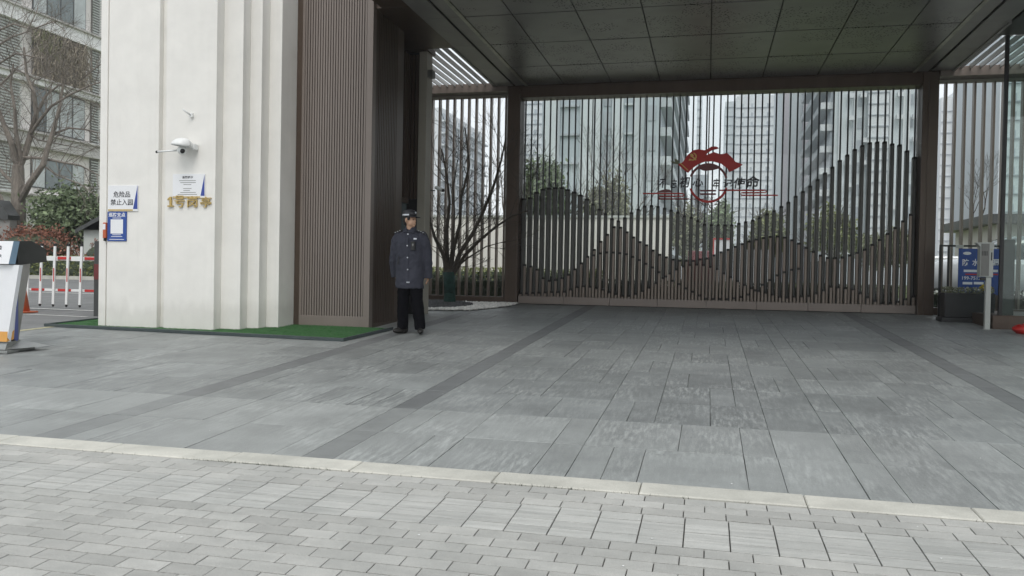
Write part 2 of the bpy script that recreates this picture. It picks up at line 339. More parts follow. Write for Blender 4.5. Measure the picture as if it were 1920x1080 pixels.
m_pane = mat('window_pane', (.11, .14, .14), .08, var=.5, scale=.7, metal=.0, spec=1)
m_curt = mat('curtained_pane', (.42, .45, .44), .15, var=.25, scale=1.3, spec=.8)
m_wall = mat('garden_wall', (.68, .66, .61), .7, var=.05, scale=1.2)
m_tower = mat('tower_bluegrey', (.43, .49, .52), .6, var=.08, scale=.05)
m_towerl = mat('tower_pale', (.57, .62, .635), .6, var=.05, scale=.05)
m_towerw = mat('tower_white', (.64, .67, .68), .6, var=.05, scale=.05)
m_towerp = mat('tower_pink', (.53, .50, .53), .6, var=.05, scale=.05)
m_tline = mat('tower_line', (.41, .45, .48), .6, var=.05)
m_twin = mat('tower_window', (.36, .40, .43), .3, var=.2, scale=.2, objrand=.15)
m_skin = mat('skin', (.50, .30, .20), .5, var=.05, scale=15)
m_hair = mat('hair', (.012, .009, .008), .6, var=.3, scale=60)
m_jack = mat('jacket_cloth', (.047, .049, .064), .95, spec=.2, var=.12, scale=5, bump=.6, bscale=9)
m_trou = mat('trouser_cloth', (.0035, .0035, .005), 1, spec=.1, var=.2, scale=8, bump=.6, bscale=12)
m_shoe = mat('shoe_leather', (.02, .018, .016), .35, var=.2)
m_silver = mat('silver_badge', (.6, .62, .66), .3, metal=.4, var=.05)
m_flow = mat('yellow_flower', (.62, .50, .05), .6, var=.2, scale=20)
m_flw = mat('white_flower', (.6, .62, .58), .6, var=.1)
m_stonew = mat('white_pebble', (.78, .77, .73), .7, var=.15, scale=30, objrand=.2)
m_stoned = mat('dark_pebble', (.035, .037, .04), .45, var=.3, scale=30, objrand=.4)
m_carp = mat('car_paint', (.62, .64, .65), .2, var=.02, coat=.6)
m_glass = glassmat('gate_glass', (.95, .965, .965), .02, ior=1.3)
m_bglass = glassmat('booth_glass', (.80, .87, .85), .03, ior=1.3)

# ------------------------------------------------------------------ ground
def strip(y0, y1, x0, x1, dz, nx=2):
    mb = MB(); ys = sorted({y0, y1, *[y for y in (0, 22) if y0 < y < y1]})
    for a, b in zip(ys[:-1], ys[1:]):
        mb.add([(x0, a, gz(a)+dz), (x1, a, gz(a)+dz), (x1, b, gz(b)+dz), (x0, b, gz(b)+dz)], [(0, 1, 2, 3)])
    return mb
solo('ground', strip(-60, 420, -180, 180, -.09), m_ground, (0, 0, 0), kind='structure', label='bare ground sheet reaching the horizon')
solo('road', strip(9.0, 20.6, -70, -9.02, -.004), m_asph, (-9, 9, gz(9)), kind='structure', label='grey asphalt yard left of the cream pier')
solo('lawn', strip(20.75, 90, -70, 60, -.02), m_grass, (0, 21, gz(21)), kind='structure', label='lawn behind the gate and hedges')
solo('inner_drive', strip(16.42, 20.75, -9, 60, -.004), m_asph, (0, 16.5, gz(16.5)), kind='structure', label='drive just inside the gate')
pm = MB()
for (x0, y0, x1, y1, w_) in [(-13.6, 12.3, -9.8, 12.1, .10), (-22, 15.9, -11, 15.6, .10), (-9.6, 11.2, -12, 11.35, .06)]:
    pm.add([(x0, y0, gz(y0)+.003), (x1, y1, gz(y1)+.003), (x1, y1+w_, gz(y1+w_)+.003), (x0, y0+w_, gz(y0+w_)+.003)], [(0, 1, 2, 3)])
solo('road_marking', pm, m_white, (-12, 12, gz(12)), kind='structure', label='worn white lines on the asphalt behind the barrier')
pm = MB(); pm.add([(-9.12, 9.0, gz(9)+.004), (-9.0, 9.0, gz(9)+.004), (-8.9, 10.6, gz(10.6)+.004), (-9.0, 10.6, gz(10.6)+.004)], [(0, 1, 2, 3)])
pm.add([(-9.12, 5, gz(5)+.004), (-9.04, 5, gz(5)+.004), (-9.0, 9.0, gz(9)+.004), (-9.12, 9.0, gz(9)+.004)], [(0, 1, 2, 3)])
solo('yellow_marking', pm, m_yel, (-9, 9, gz(9)), kind='structure', label='faded yellow line where slabs meet asphalt')
kb = MB().box(-60, -9.2, 20.6, 20.75, gz(20.6)-.1, gz(20.6)+.1)
solo('kerb', kb, m_kerb, (-20, 20.6, gz(20.6)), kind='structure', label='kerb along the foot of the hedge')

def chamfer_piece(w_, d, h, c):
    x, y = w_/2, d/2; vs = []
    for (a, b, z) in ((x, y, -h), (x, y, -c), (x-c, y-c, 0)):
        vs += [(-a, -b, z-SL*-0), (a, -b, z), (a, b, z), (-a, b, z)]
    # slope the piece with the paving
    vs = [(p[0], p[1], p[2]+SL*p[1]) for p in vs]
    fs = []
    for k in (0, 4):
        for i in range(4): fs.append((k+i, k+(i+1) % 4, k+4+(i+1) % 4, k+4+i))
    fs.append((8, 9, 10, 11)); return vs, fs
def lay(parent_name, name, restname, pieces, mats, label, joint_dz, ext):
    """pieces: (cx, cy, w, d, mat key, chamfer)"""
    base = (0, ext[2], gz(ext[2]))
    T = Thing(parent_name, base, label=label, kind='structure')
    def score(p):
        c = np.array([p[0], p[1], gz(p[1])]); d = c-CAM; z = d @ FW
        if z < .3: return -1
        u = 960+F*(d @ RT)/z; v = 540-F*(d @ UP)/z
        if not (-40 < u < 1960 and -40 < v < 1110): return -1
        return p[2]*p[3]*CAM[2]/z**3
    sc = sorted(range(len(pieces)), key=lambda i: -score(pieces[i]))
    own = [i for i in sc[:296] if score(pieces[i]) > 0]; ownset = set(own); cache = {}
    for i in own:
        cx, cy, w_, d, mk, ch = pieces[i]; key = (round(w_, 3), round(d, 3), mk)
        if key not in cache:
            mb = MB(); mb.add(*chamfer_piece(w_, d, .05, ch)); cache[key] = mkmesh(name, mb, mats[mk], fix=False)
        o = T.inst(name, cache[key], (cx, cy, SL*cy+random.uniform(-.0012, .0012)))
        o.rotation_euler = (random.uniform(-.002, .002), random.uniform(-.002, .002), random.uniform(-.004, .004))
    rest = {}
    for i, p in enumerate(pieces):
        if i in ownset: continue
        vs, fs = chamfer_piece(p[2], p[3], .05, p[5]); dz = random.uniform(-.001, .001)
        rest.setdefault(p[4], MB()).add([(v[0]+p[0], v[1]+p[1], v[2]+SL*p[1]+dz) for v in vs], fs)
    for mk, mb in rest.items():
        o = T.part(restname, mb, mats[mk], stuff=True)
    jt = MB(); x0, x1, y0, y1 = ext
    jt.add([(x0, y0, SL*y0-joint_dz), (x1, y0, SL*y0-joint_dz), (x1, y1, SL*y1-joint_dz), (x0, y1, SL*y1-joint_dz)], [(0, 1, 2, 3)])
    T.part('joint_bed', jt, m_joint)
    return T
# forecourt slabs
BANDS = [(-4.22, -4.0), (-2.32, -2.12), (2.38, 2.58)]
HARD = [-9.0, -7.1, -5.4, -4.22, -4.0, -3.1, -2.32, -2.12, -.74, .43, 1.02, 2.38, 2.58, 3.9, 5.4, 7.0, 8.6, 10.2]
ROWS = [4.45, 5.175]
while ROWS[-1] < 16.3: ROWS.append(ROWS[-1]+.762)
pcs = []
for r, (y0, y1) in enumerate(zip(ROWS[:-1], ROWS[1:])):
    y1 = min(y1, 16.4)
    for a, b in zip(HARD[:-1], HARD[1:]):
        if a < -8.9 and y0 > 11: continue
        band = any(abs(a-p) < .01 for p, q in BANDS)
        if band:
            ym = y0
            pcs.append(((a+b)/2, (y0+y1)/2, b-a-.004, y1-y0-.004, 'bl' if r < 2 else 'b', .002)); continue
        n = round((b-a)/.195); xs = [a]; left = n
        while left > 0:
            k = min(left, random.choice([1, 2, 2, 3, 3, 2, 1 if left > 1 else 2]))
            if left-k == 0 and k == 0: break
            xs.append(xs[-1]+(b-a)/n*k); left -= k
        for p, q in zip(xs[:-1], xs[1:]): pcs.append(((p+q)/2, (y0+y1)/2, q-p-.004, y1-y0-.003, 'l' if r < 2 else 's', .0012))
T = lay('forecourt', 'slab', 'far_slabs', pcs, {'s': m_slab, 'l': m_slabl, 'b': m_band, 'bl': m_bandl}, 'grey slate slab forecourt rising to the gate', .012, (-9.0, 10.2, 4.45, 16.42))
# kerb stones between sidewalk and forecourt
KT = Thing('kerb', (0, 4.35, gz(4.35)), kind='structure', label='pale kerb stones between brick pavement and slabs')
xs = [-8.96+.0]; x = -8.98
kx = [-.32+.8*i+(.02 if i % 2 else 0) for i in range(-11, 9)]
km = {}
for i, (a, b) in enumerate(zip(kx[:-1], kx[1:])):
    key = round(b-a, 3)
    if key not in km:
        mb = MB(); mb.add(*chamfer_piece(b-a-.005, .192, .08, .006)); km[key] = mkmesh('kerb_stone', mb, m_kerb, fix=False)
    o = KT.inst('kerb_stone', km[key], ((a+b)/2, 4.349+random.uniform(-.003, .003), SL*4.349+.006+random.uniform(-.002, .002)))
    o.rotation_euler = (0, 0, random.uniform(-.003, .003))
# sidewalk pavers
pcs = []; y = 4.240; r = 0; P = .0965; W = .1965
while y > -.6:
    y1 = y-P
    stack = 3 <= r < 7
    offx = 0.01 if stack else (.0982 if r % 2 else 0)
    for i in range(-30, 22):
        cx = i*W+offx+.01
        if stack: pcs.append((cx, (y+y1)/2, W-.006, P-.0065, 'g', .0012))
        else: pcs.append((cx, (y+y1)/2, W-.005, P-.007, 'p', .0012))
    y = y1-(.003 if r in (2, 6) else 0); r += 1
lay('sidewalk', 'paver', 'outer_pavers', pcs, {'p': m_paver, 'g': m_paverg}, 'grey brick pavement along the street edge', .009, (-6, 4.3, -.6, 4.25))
# weeds and litter along the kerb joint
mb = MB()
for _ in range(240):
    x = random.choice([random.gauss(-2.3, .25), random.gauss(-2.35, .15), random.gauss(-.75, .2), random.uniform(-4, 1.5), random.gauss(-2.7, .1)]); y = 4.248+random.uniform(-.006, .004); z = gz(y)
    h = random.uniform(.004, .016); d = random.uniform(-.012, .012)
    mb.add([(x, y, z-.004), (x+.003, y, z-.004), (x+d, y-.01*random.random(), z+h)], [(0, 1, 2)])
solo('kerb_weeds', mb, m_leafd, (0, 4.248, gz(4.248)), kind='stuff', label='tiny weeds growing in the joint below the kerb')
mb = MB()
for _ in range(70):
    y = random.uniform(2.6, 9); x = random.uniform(-y*.75, y*.35); s = random.uniform(.002, .007)
    a = random.random()*3; c, q = math.cos(a)*s, math.sin(a)*s; z = gz(y)+.004
    mb.add([(x-c, y-q, z), (x+q, y-c, z+.002), (x+c, y+q, z), (x-q, y+c, z+.001)], [(0, 1, 2, 3)])
solo('litter_specks', mb, m_wp, (0, 5, gz(5)), kind='stuff', label='white specks of litter scattered over the paving')

# ------------------------------------------------------------------ gatehouse
GH = Thing('gatehouse', (-6.6, 11, gz(10)), 'gatehouse with stepped cream stone pier and brown ribbed metal box', 'gatehouse')
ZT = 7.4; zb = .40
def gp(name, *b, m=m_pier, bevw=.006, **k): return GH.part(name, MB().box(*b), m, b=bevw, **k)
gp('stone_slab', -8.40, -8.285, 10.035, 11.6, zb, ZT)
gp('stone_slab', -8.282, -8.255, 10.05, 11.4, zb, ZT)
gp('stone_slab', -8.252, -7.44, 10.02, 11.3, zb, ZT)
gp('stone_groove', -7.44, -7.33, 10.10, 11.2, zb, ZT)
gp('stone_slab', -7.33, -6.55, 10.02, 11.25, zb, ZT)
gp('stone_fin', -6.55, -6.25, 10.18, 11.2, zb, ZT)
gp('stone_fin', -6.25, -6.07, 10.36, 11.2, zb, ZT)
gp('stone_fin', -6.07, -5.88, 10.56, 11.12, zb, ZT)
gp('back_block', -8.38, -5.1, 11.3, 13.25, zb, ZT, m=m_bronzed)
yF = 10.98
gp('corner_trim', -5.878, -5.79, 11.0, 11.28, zb, ZT, m=m_bronzed, bevw=0)
gp('frame_rail', -5.785, -4.69, yF, yF+.12, .46, .66, m=m_bronze, bevw=.003)
gp('frame_stile', -5.785, -5.745, yF, yF+.12, .66, ZT, m=m_bronze, bevw=.003)
gp('frame_stile', -4.785, -4.69, yF, yF+.12, .66, ZT, m=m_bronze, bevw=.003)
gp('backing_panel', -5.745, -4.785, yF+.05, yF+.12, .66, ZT, m=m_black, bevw=0)
mb = MB(); n = 24; p = (5.745-4.785)/n
for i in range(n):
    x = -5.745+p*i+p*.16; mb.box(x, x+p*.66, yF+.006, yF+.05, .66, ZT)
GH.part('ribbed_cladding', mb, m_bronze, stuff=True)
# side wall facing the drive
xs_ = -4.69
gp('frame_stile', xs_-.12, xs_-.001, yF+.12, yF+.17, .46, ZT, m=m_bronzed, bevw=0)
gp('frame_rail', xs_-.12, xs_-.001, yF+.17, 11.93, .46, .56, m=m_bronzed, bevw=0)
gp('backing_panel', xs_-.12, xs_-.04, yF+.17, 11.93, .56, ZT, m=m_black, bevw=0)
mb = MB(); n = 12; p = (11.93-yF-.17)/n
for i in range(n): mb.box(xs_-.04, xs_-.004, yF+.17+p*i+p*.2, yF+.17+p*i+p*.85, .56, ZT)
GH.part('ribbed_cladding', mb, m_bronzed, stuff=True)
gp('frame_stile', xs_-.3, xs_, 11.93, 12.2, .46, ZT, m=m_bronzed, bevw=.003)
gp('window_pane', -5.06, -5.02, 12.2, 13.28, 1.35, 2.48, m=m_pane, bevw=0)
gp('window_rail', -5.06, -4.98, 12.2, 13.28, 2.48, 2.56, m=m_bronzed, bevw=.003)
gp('window_rail', -5.06, -4.98, 12.2, 13.28, 1.27, 1.35, m=m_bronzed, bevw=.003)
mb = MB(); n = 12; p = 1.08/n
for i in range(n):
    mb.box(-5.05, -4.99, 12.2+p*i+p*.2, 12.2+p*i+p*.8, 2.56, 5.0); mb.box(-5.05, -4.99, 12.2+p*i+p*.2, 12.2+p*i+p*.8, .5, 1.27)
mb.box(-5.1, -5.05, 12.2, 13.28, .5, 1.3); mb.box(-5.1, -5.05, 12.2, 13.28, 2.5, 5.0)
GH.part('ribbed_cladding', mb, m_bronzed, stuff=True)
gp('end_column', -4.83, xs_, 13.28, 13.56, .5, 5.05, m=m_olive, bevw=.006)
gp('backing_panel', -5.3, -4.832, 13.33, 13.5, .5, 5.05, m=m_black, bevw=0)
mb = MB(); n = 7; p = .46/n
for i in range(n): mb.box(-5.295+p*i+p*.15, -5.295+p*i+p*.85, 13.29, 13.33, 2.56, 5.0)
GH.part('ribbed_cladding', mb, m_bronzed, stuff=True)
gp('camera_box', -4.69, -4.6, 13.30, 13.45, 4.62, 4.74, m=m_mgrey, bevw=.004)  # small camera box on the end column

# ------------------------------------------------------------------ canopy
CZ = 5.06; YF = 7.2; YB = 16.04
CN = Thing('canopy', (0, 13, CZ), 'dark metal canopy with perforated ceiling panels over the gate', 'canopy')
xj = [-3.55, -2.83, -1.9, -.97, -.03, .91, 1.87, 2.8, 3.48]; yj = [YB, 14.6, 13.12, 11.64, 10.16, 8.68, YF]
for i, (a, b) in enumerate(zip(xj[:-1], xj[1:])):
    for (c, d) in zip(yj[1:], yj[:-1]):
        z = CZ+random.uniform(-.002, .002)
        CN.part('ceiling_panel', MB().box(a+.009, b-.009, c+.02, d-.02, z, z+.03), m_ceil)
CN.part('ceiling_void', MB().box(-3.6, 3.55, YF+.05, YB, CZ+.12, CZ+.3), m_black)
for sgn, xa in ((-1, -3.55), (1, 3.48)):
    x0, x1 = sorted((xa, xa+sgn*.06)); CN.part('gutter', MB().box(x0, x1, YF, YB, CZ-.012, CZ+.05), m_gut)
    x0, x1 = sorted((xa+sgn*.06, xa+sgn*.25))
    for c, d in zip(yj[1:], yj[:-1]): CN.part('soffit_panel', MB().box(x0, x1, c+.004, d-.004, CZ, CZ+.03), m_ceild)
    x0, x1 = sorted((xa+sgn*.30, xa+sgn*.64))
    for k, (c, d) in enumerate(zip(yj[1:], yj[:-1])): CN.part('soffit_panel', MB().box(x0, x1, c+.004, d-.004, CZ, CZ+.03), m_ceild)
    x0, x1 = sorted((xa+sgn*.06, xa+sgn*.7)); CN.part('ceiling_void', MB().box(x0, x1, YF+.05, YB, CZ+.13, CZ+.3), m_black)
    x0, x1 = sorted((xa+sgn*.64, xa+sgn*.68)); CN.part('opening_trim', MB().box(x0, x1, 13.2, YB, CZ-.02, CZ+.35), m_ceild)
# solid soffits either side of the louvres, and louvre fins under open sky
CN.part('side_soffit', MB().box(-6.2, -4.19, 11.05, 13.2, CZ, CZ+.3), m_bronzed)
CN.part('side_soffit', MB().box(-6.2, -4.66, 13.202, 13.62, CZ-.005, CZ+.35), m_bronzed)
CN.part('side_soffit', MB().box(-4.6, -4.192, YF, 11.04, CZ, CZ+.3), m_bronzed)
CN.part('side_soffit', MB().box(4.16, 8.5, YF, 13.9, CZ, CZ+.3), m_black)
fin = mkmesh('louvre_fin', MB().box(-.011, .011, 0, 2.95, -.03, .05), m_fin)
for i in range(9): CN.inst('louvre_fin', fin, (-4.27-.157*i, 13.2, CZ+.05))
finr = mkmesh('louvre_fin', MB().box(-.011, .011, 0, 2.2, -.03, .05), m_fin)
for i in range(24): CN.inst('louvre_fin', finr, (4.26+.157*i, 13.9, CZ+.05))
CN.part('fascia', MB().box(-4.6, 8.5, YF-.02, YF+.04, CZ-.02, 6.5), m_bronze)
CN.part('roof_deck', MB().box(-4.19, 4.16, YF+.04, YB+.4, 5.6, 5.8), m_bronzed)
CN.part('roof_deck', MB().box(-4.6, -4.192, YF+.04, 13.2, 5.6, 5.8), m_bronzed)
CN.part('roof_deck', MB().box(4.162, 8.5, YF+.04, 13.9, 5.6, 5.8), m_bronzed)
# beams and posts
GY = 16.28
CN.part('gate_beam', MB().box(-4.19, 4.16, GY-.2, GY+.18, 5.052, 5.62).box(-3.7, 3.66, GY-.2, GY+.18, 4.835, 5.051), m_bronzed, b=.008)
CN.part('side_beam', MB().box(-5.9, -3.965, YB-.02, GY+.16, 4.96, 5.13), m_bronze, b=.004)
CN.part('side_beam', MB().box(3.935, 8.6, YB-.02, GY+.16, 4.96, 5.13), m_bronze, b=.004)
CN.part('beam_flange', MB().box(-5.9, -3.965, GY+.02, GY+.10, 4.90, 4.955), m_olive)
CN.part('beam_flange', MB().box(3.935, 8.6, GY+.02, GY+.10, 4.90, 4.955), m_olive)
for a, b in ((-3.96, -3.70), (3.66, 3.93)):
    CN.part('column', MB().box(a, b, GY-.22, GY+.2, .6, 5.05), m_bronzed, b=.008)
    CN.part('column_strip', MB().box(a+.1, b-.02, GY-.232, GY-.22, .62, 4.9), m_bronzed)

# ------------------------------------------------------------------ side fences
def fence(x0, x1, first, label, sgn):
    T = Thing('slat_fence', ((x0+x1)/2, GY, gz(GY)), label, 'fence')
    sm = mkmesh('slat', MB().box(-.017, .017, -.06, .06, .86, 4.9), m_tube)
    x = first
    while x0 < x < x1:
        o = T.inst('slat', sm, (x, GY+.05, 0)); x += sgn*.157
    T.part('bottom_rail', MB().box(x0, x1, GY-.12, GY+.12, .55, .855), m_bronzed, b=.006)
    return T
fence(-7.2, -3.97, -4.05, 'tall dark slat fence behind the bare courtyard tree', -1)
fence(3.94, 8.6, 4.10, 'tall dark slat fence behind the planter and blue board', 1)

# ------------------------------------------------------------------ the gate
GT = Thing('picture_gate', (0, GY, gz(GY)), 'wide sliding gate of bronze tubes cut to wave and hill outlines', 'gate')
C1 = [(985, 372), (997, 370), (1004, 362), (1010, 357), (1019, 354.5), (1026, 353), (1051, 351), (1062, 354), (1075.5, 359), (1087.5, 365), (1099, 372), (1110, 380.5), (1121, 389.5), (1133, 397.5), (1145, 409), (1163, 415), (1175, 405), (1188, 396), (1200, 390), (1212, 385), (1225, 385), (1236, 387), (1247, 390), (1259, 394), (1272, 398), (1284, 404.5), (1297, 407), (1310, 414), (1322, 420), (1347, 421), (1374, 421), (1387, 417.5), (1400, 415), (1414, 412), (1427, 407), (1439, 400), (1454, 394), (1466, 386), (1481, 377.5), (1494, 366), (1508, 357), (1522, 346), (1536.5, 333), (1550, 322), (1565, 309), (1578, 298), (1593, 288), (1605, 278.5), (1620, 271), (1634, 266), (1649, 266), (1663, 266), (1676.5, 272), (1687, 272), (1706, 288), (1720, 300)]
C2 = [(985, 495), (997.5, 499), (1009, 505), (1019, 521), (1030.5, 524.5), (1042.5, 523), (1054, 520), (1066, 513), (1077, 504), (1089, 493), (1102, 480), (1114, 467.5), (1126, 452.5), (1138, 440), (1150.5, 426), (1157, 419), (1169, 429), (1181, 437.5), (1192.5, 447), (1204.5, 455.5), (1217, 459), (1227, 470.5), (1239, 477), (1252, 481), (1264, 485), (1276, 487.5), (1290, 487.5), (1302.5, 487), (1314.5, 484), (1328, 482), (1341, 476), (1354, 471), (1367, 466), (1380, 460), (1394, 455), (1406, 450.5), (1420, 447), (1434.5, 443), (1445, 442), (1459, 442), (1472.5, 444), (1486, 449.5), (1499, 456), (1512.5, 464.5), (1526, 471), (1539, 478), (1554, 482), (1568, 482), (1582, 480.5), (1595.5, 476), (1609.5, 471), (1624, 464.5), (1637.5, 455.5), (1652, 446), (1666, 435.5), (1680.5, 424), (1694, 412.5), (1709, 399.5), (1720, 390)]
C3 = [(985, 548), (1060, 545), (1081, 536), (1092, 534.5), (1104, 535), (1127, 540), (1151, 549), (1175, 554), (1187, 551), (1200, 546), (1212, 540), (1225, 532), (1238, 523), (1250, 514), (1263, 506), (1276, 499), (1290, 495), (1302, 493), (1328, 497), (1341, 500), (1365, 515), (1379, 523), (1392, 530), (1405, 537), (1427, 545), (1470, 556), (1520, 552), (1560, 535), (1600, 540), (1636, 560), (1665, 569), (1690, 562), (1708, 556), (1720, 550)]
C4 = [(985, 530), (1060, 510), (1100, 480), (1136, 471), (1160, 472), (1172, 474), (1185, 479), (1197, 485), (1209, 491), (1221, 498), (1232, 506), (1244, 514), (1257, 522), (1270, 529), (1282, 536), (1294, 543), (1307, 549), (1320, 557), (1346, 562), (1384, 556), (1398, 552), (1411, 546), (1425, 535), (1437, 527), (1451, 517), (1465, 511), (1478, 506), (1493, 501), (1540, 515), (1600, 510), (1680, 490), (1720, 500)]
def curve(C, Y):
    P_ = [atY(x, y, Y) for x, y in C]; return np.array([q[0] for q in P_]), np.array([q[2] for q in P_])
ZB = .885; N1 = 57; PX = (3.62+3.66)/N1; tubemesh = {}
def tube_piece(w_, d_, m_, h):
    k = (w_, d_, m_.name, round(h, 2))
    if k not in tubemesh:
        h = k[3]; a, b, c = w_/2, d_/2, w_*.22
        ring = [(-a, -b+c), (-a+c, -b), (a-c, -b), (a, -b+c), (a, b-c), (a-c, b), (-a+c, b), (-a, b-c)]; vs = []
        for z, s_ in ((0, 1), (h-.042, 1), (h-.04, .98), (h, .96)): vs += [(x*s_, y*s_, z) for x, y in ring]
        me = bpy.data.meshes.new('gate_tube'); fs = [(8*q+i, 8*q+(i+1) % 8, 8*q+8+(i+1) % 8, 8*q+8+i) for q in range(3) for i in range(8)]+[tuple(range(24, 32))]
        me.from_pydata(vs, [], fs); me.materials.append(m_); me.materials.append(m_cap)
        for i in list(range(16, 24))+[24]: me.polygons[i].material_index = 1
        tubemesh[k] = me
    return tubemesh[k]
for (C, Y, ph, w_, d_, mm_) in ((C1, GY+.11, 0, .052, .15, m_tube_shaded), (C2, GY-.015, .5, .056, .06, m_tube), (C3, GY-.095, 0, .050, .05, m_tube), (C4, GY-.095, .5, .050, .05, m_tube)):
    cx, cz = curve(C, Y)
    for i in range(N1+1):
        x = -3.66+PX*(i+ph)
        if x > 3.645: continue
        h = float(np.interp(x, cx, cz))-ZB
        if C is C4 and not (-2.2 < x < 1.7): continue
        ww = (.088 if x < -2.3 else .064) if C is C1 else w_
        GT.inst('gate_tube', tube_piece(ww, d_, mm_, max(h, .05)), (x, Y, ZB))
        if C is C1:
            z0 = ZB+h
            GT.part('thin_bar', MB().box(x-.014, x+.014, Y-.016, Y+.016, z0, 4.835), m_thin_backlit)
for i in range(8):
    a = -3.69+7.34/8*i; GT.part('base_box', MB().box(a+.003, a+7.34/8-.003, GY-.16, GY+.16, .735, .885), m_bronze, b=.004)
GT.part('glass_pane', MB().box(-3.68, -.052, GY+.20, GY+.208, .9, 4.83), m_glass)
GT.part('glass_pane', MB().box(-.046, 3.64, GY+.20, GY+.208, .9, 4.83), m_glass)
GT.part('centre_stile', MB().box(-.052, -.028, GY+.21, GY+.235, .89, 4.83), m_steel)

# ------------------------------------------------------------------ emblem on the gate
EY = GY-.14
def z3(x, y): q = atY(1190+x/6.857, 260+y/6.857, EY); return (q[0], q[2])
EM = Thing('flag_emblem', (0, EY, 3.2), 'red party flag and ring emblem with dark slogan characters fixed on the gate', 'emblem')
def epoly(name, pts, m, d=(0, .02), conv=z3): return EM.part(name, MB().prism([conv(*p) for p in pts], (EY+d[0], EY+d[1]), 'y'), m)
epoly('flag', [(555, 330), (620, 300), (680, 210), (750, 150), (820, 135), (900, 148), (940, 130), (990, 100), (1050, 100), (1090, 122), (1050, 135), (990, 150), (940, 180), (915, 215), (960, 195), (1020, 172), (1100, 200), (1190, 185), (1240, 230), (1300, 300), (1390, 332), (1330, 375), (1270, 405), (1215, 430), (1190, 380), (1110, 320), (1000, 290), (900, 295), (820, 325), (750, 375), (685, 440), (620, 390)], m_redp)
def arc(cx, cy, R, w_, a0, a1, n=26):
    o = [(cx+R*math.cos(math.radians(a0+(a1-a0)*i/n)), cy-R*math.sin(math.radians(a0+(a1-a0)*i/n))) for i in range(n+1)]
    q = [(cx+(R-w_)*math.cos(math.radians(a0+(a1-a0)*i/n)), cy-(R-w_)*math.sin(math.radians(a0+(a1-a0)*i/n))) for i in range(n+1)]
    return o+q[::-1]
epoly('ring', arc(948, 570, 255, 30, 16, 160), m_redd)
epoly('ring', arc(948, 570, 255, 30, 197, 345), m_redp)
epoly('hill', [(815, 380), (860, 345), (945, 325), (1040, 340), (1105, 380), (1000, 405), (930, 412), (880, 410), (850, 395)], m_redd, (.004, .016))
epoly('hammer', [(712, 205), (735, 190), (760, 215), (750, 225), (795, 268), (782, 280), (735, 235), (722, 240)], m_gyel, (-.006, .001))
epoly('sickle', arc(745, 230, 52, 14, -125, 75, 18), m_gyel, (-.005, .001))
epoly('sickle', [(700, 262), (712, 258), (730, 268), (722, 280), (695, 282)], m_gyel, (-.005, .001))
epoly('flag_pole', [(585, 318), (592, 312), (690, 405), (684, 412)], m_gyel, (-.006, .001))
epoly('dove', [(455, 280), (500, 290), (520, 300), (510, 252), (550, 270), (575, 310), (560, 330), (500, 320)], m_leafo, (0, .012))
epoly('cloud_hill', [(275, 695), (330, 665), (400, 648), (450, 655), (500, 690)], m_redd)
def bar(x0, x1, y, h, m=m_redp): return epoly('cloud_bar', [(x0, y-h/2), (x1, y-h/2), (x1+h/2, y), (x1, y+h/2), (x0, y+h/2)], m)
bar(105, 615, 705, 16); bar(320, 620, 738, 12); bar(310, 700, 775, 16); bar(310, 900, 776, 10, m_redd); bar(315, 520, 745, 8)
epoly('cloud_end', arc(612, 722, 26, 12, -90, 90, 10), m_redp)
epoly('cloud_end', arc(335, 757, 24, 10, 90, 270, 10), m_redp)
bar(1090, 1670, 663, 18); bar(1385, 1670, 692, 12); bar(1370, 1840, 727, 16); bar(1385, 1600, 700, 8)
epoly('cloud_end', arc(1672, 678, 25, 12, -90, 90, 10), m_redp)
epoly('cloud_end', arc(1385, 710, 24, 10, 90, 270, 10), m_redp)
bar(840, 1040, 668, 22, m_redd); bar(840, 1040, 712, 22, m_redd)
for ch, cx, cy, hw, hh in [('不', 362, 575, 78, 100), ('忘', 502, 580, 78, 96), ('初', 645, 558, 118, 130), ('心', 812, 565, 120, 90), ('牢', 1052, 582, 82, 120), ('记', 1195, 578, 98, 96), ('使', 1350, 572, 135, 124), ('命', 1522, 558, 150, 150)]:
    a = z3(cx-hw*.57, cy); b = z3(cx+hw*.57, cy); t_ = z3(cx, cy-hh*.57); u_ = z3(cx, cy+hh*.57); c = z3(cx, cy)
    put_text(EM, ch, .2, .006, m_ink, (c[0], EY-.01, c[1]), name='character', fit=(b[0]-a[0], t_[1]-u_[1]), shear=.12, bold=.004)

# ------------------------------------------------------------------ glazed booth at right
BT = Thing('glass_booth', (4.3, 13.9, gz(13.8)), 'glazed booth corner with dark mullion on a brown plinth', 'booth')
BT.part('plinth', MB().box(4.2, 8.5, 13.81, 16.0, .55, .83), m_bronzed, b=.01)
BT.part('mullion', MB().box(4.295, 4.345, 13.86, 13.91, .83, 5.05), m_black)
BT.part('glass_pane', MB().box(4.35, 8.4, 13.88, 13.89, .83, 5.04), m_bglass)
BT.part('dark_upright', MB().box(4.36, 4.52, 13.93, 13.97, .83, 1.98), m_dgrey, b=.004)  # narrow dark grey upright just behind the pane
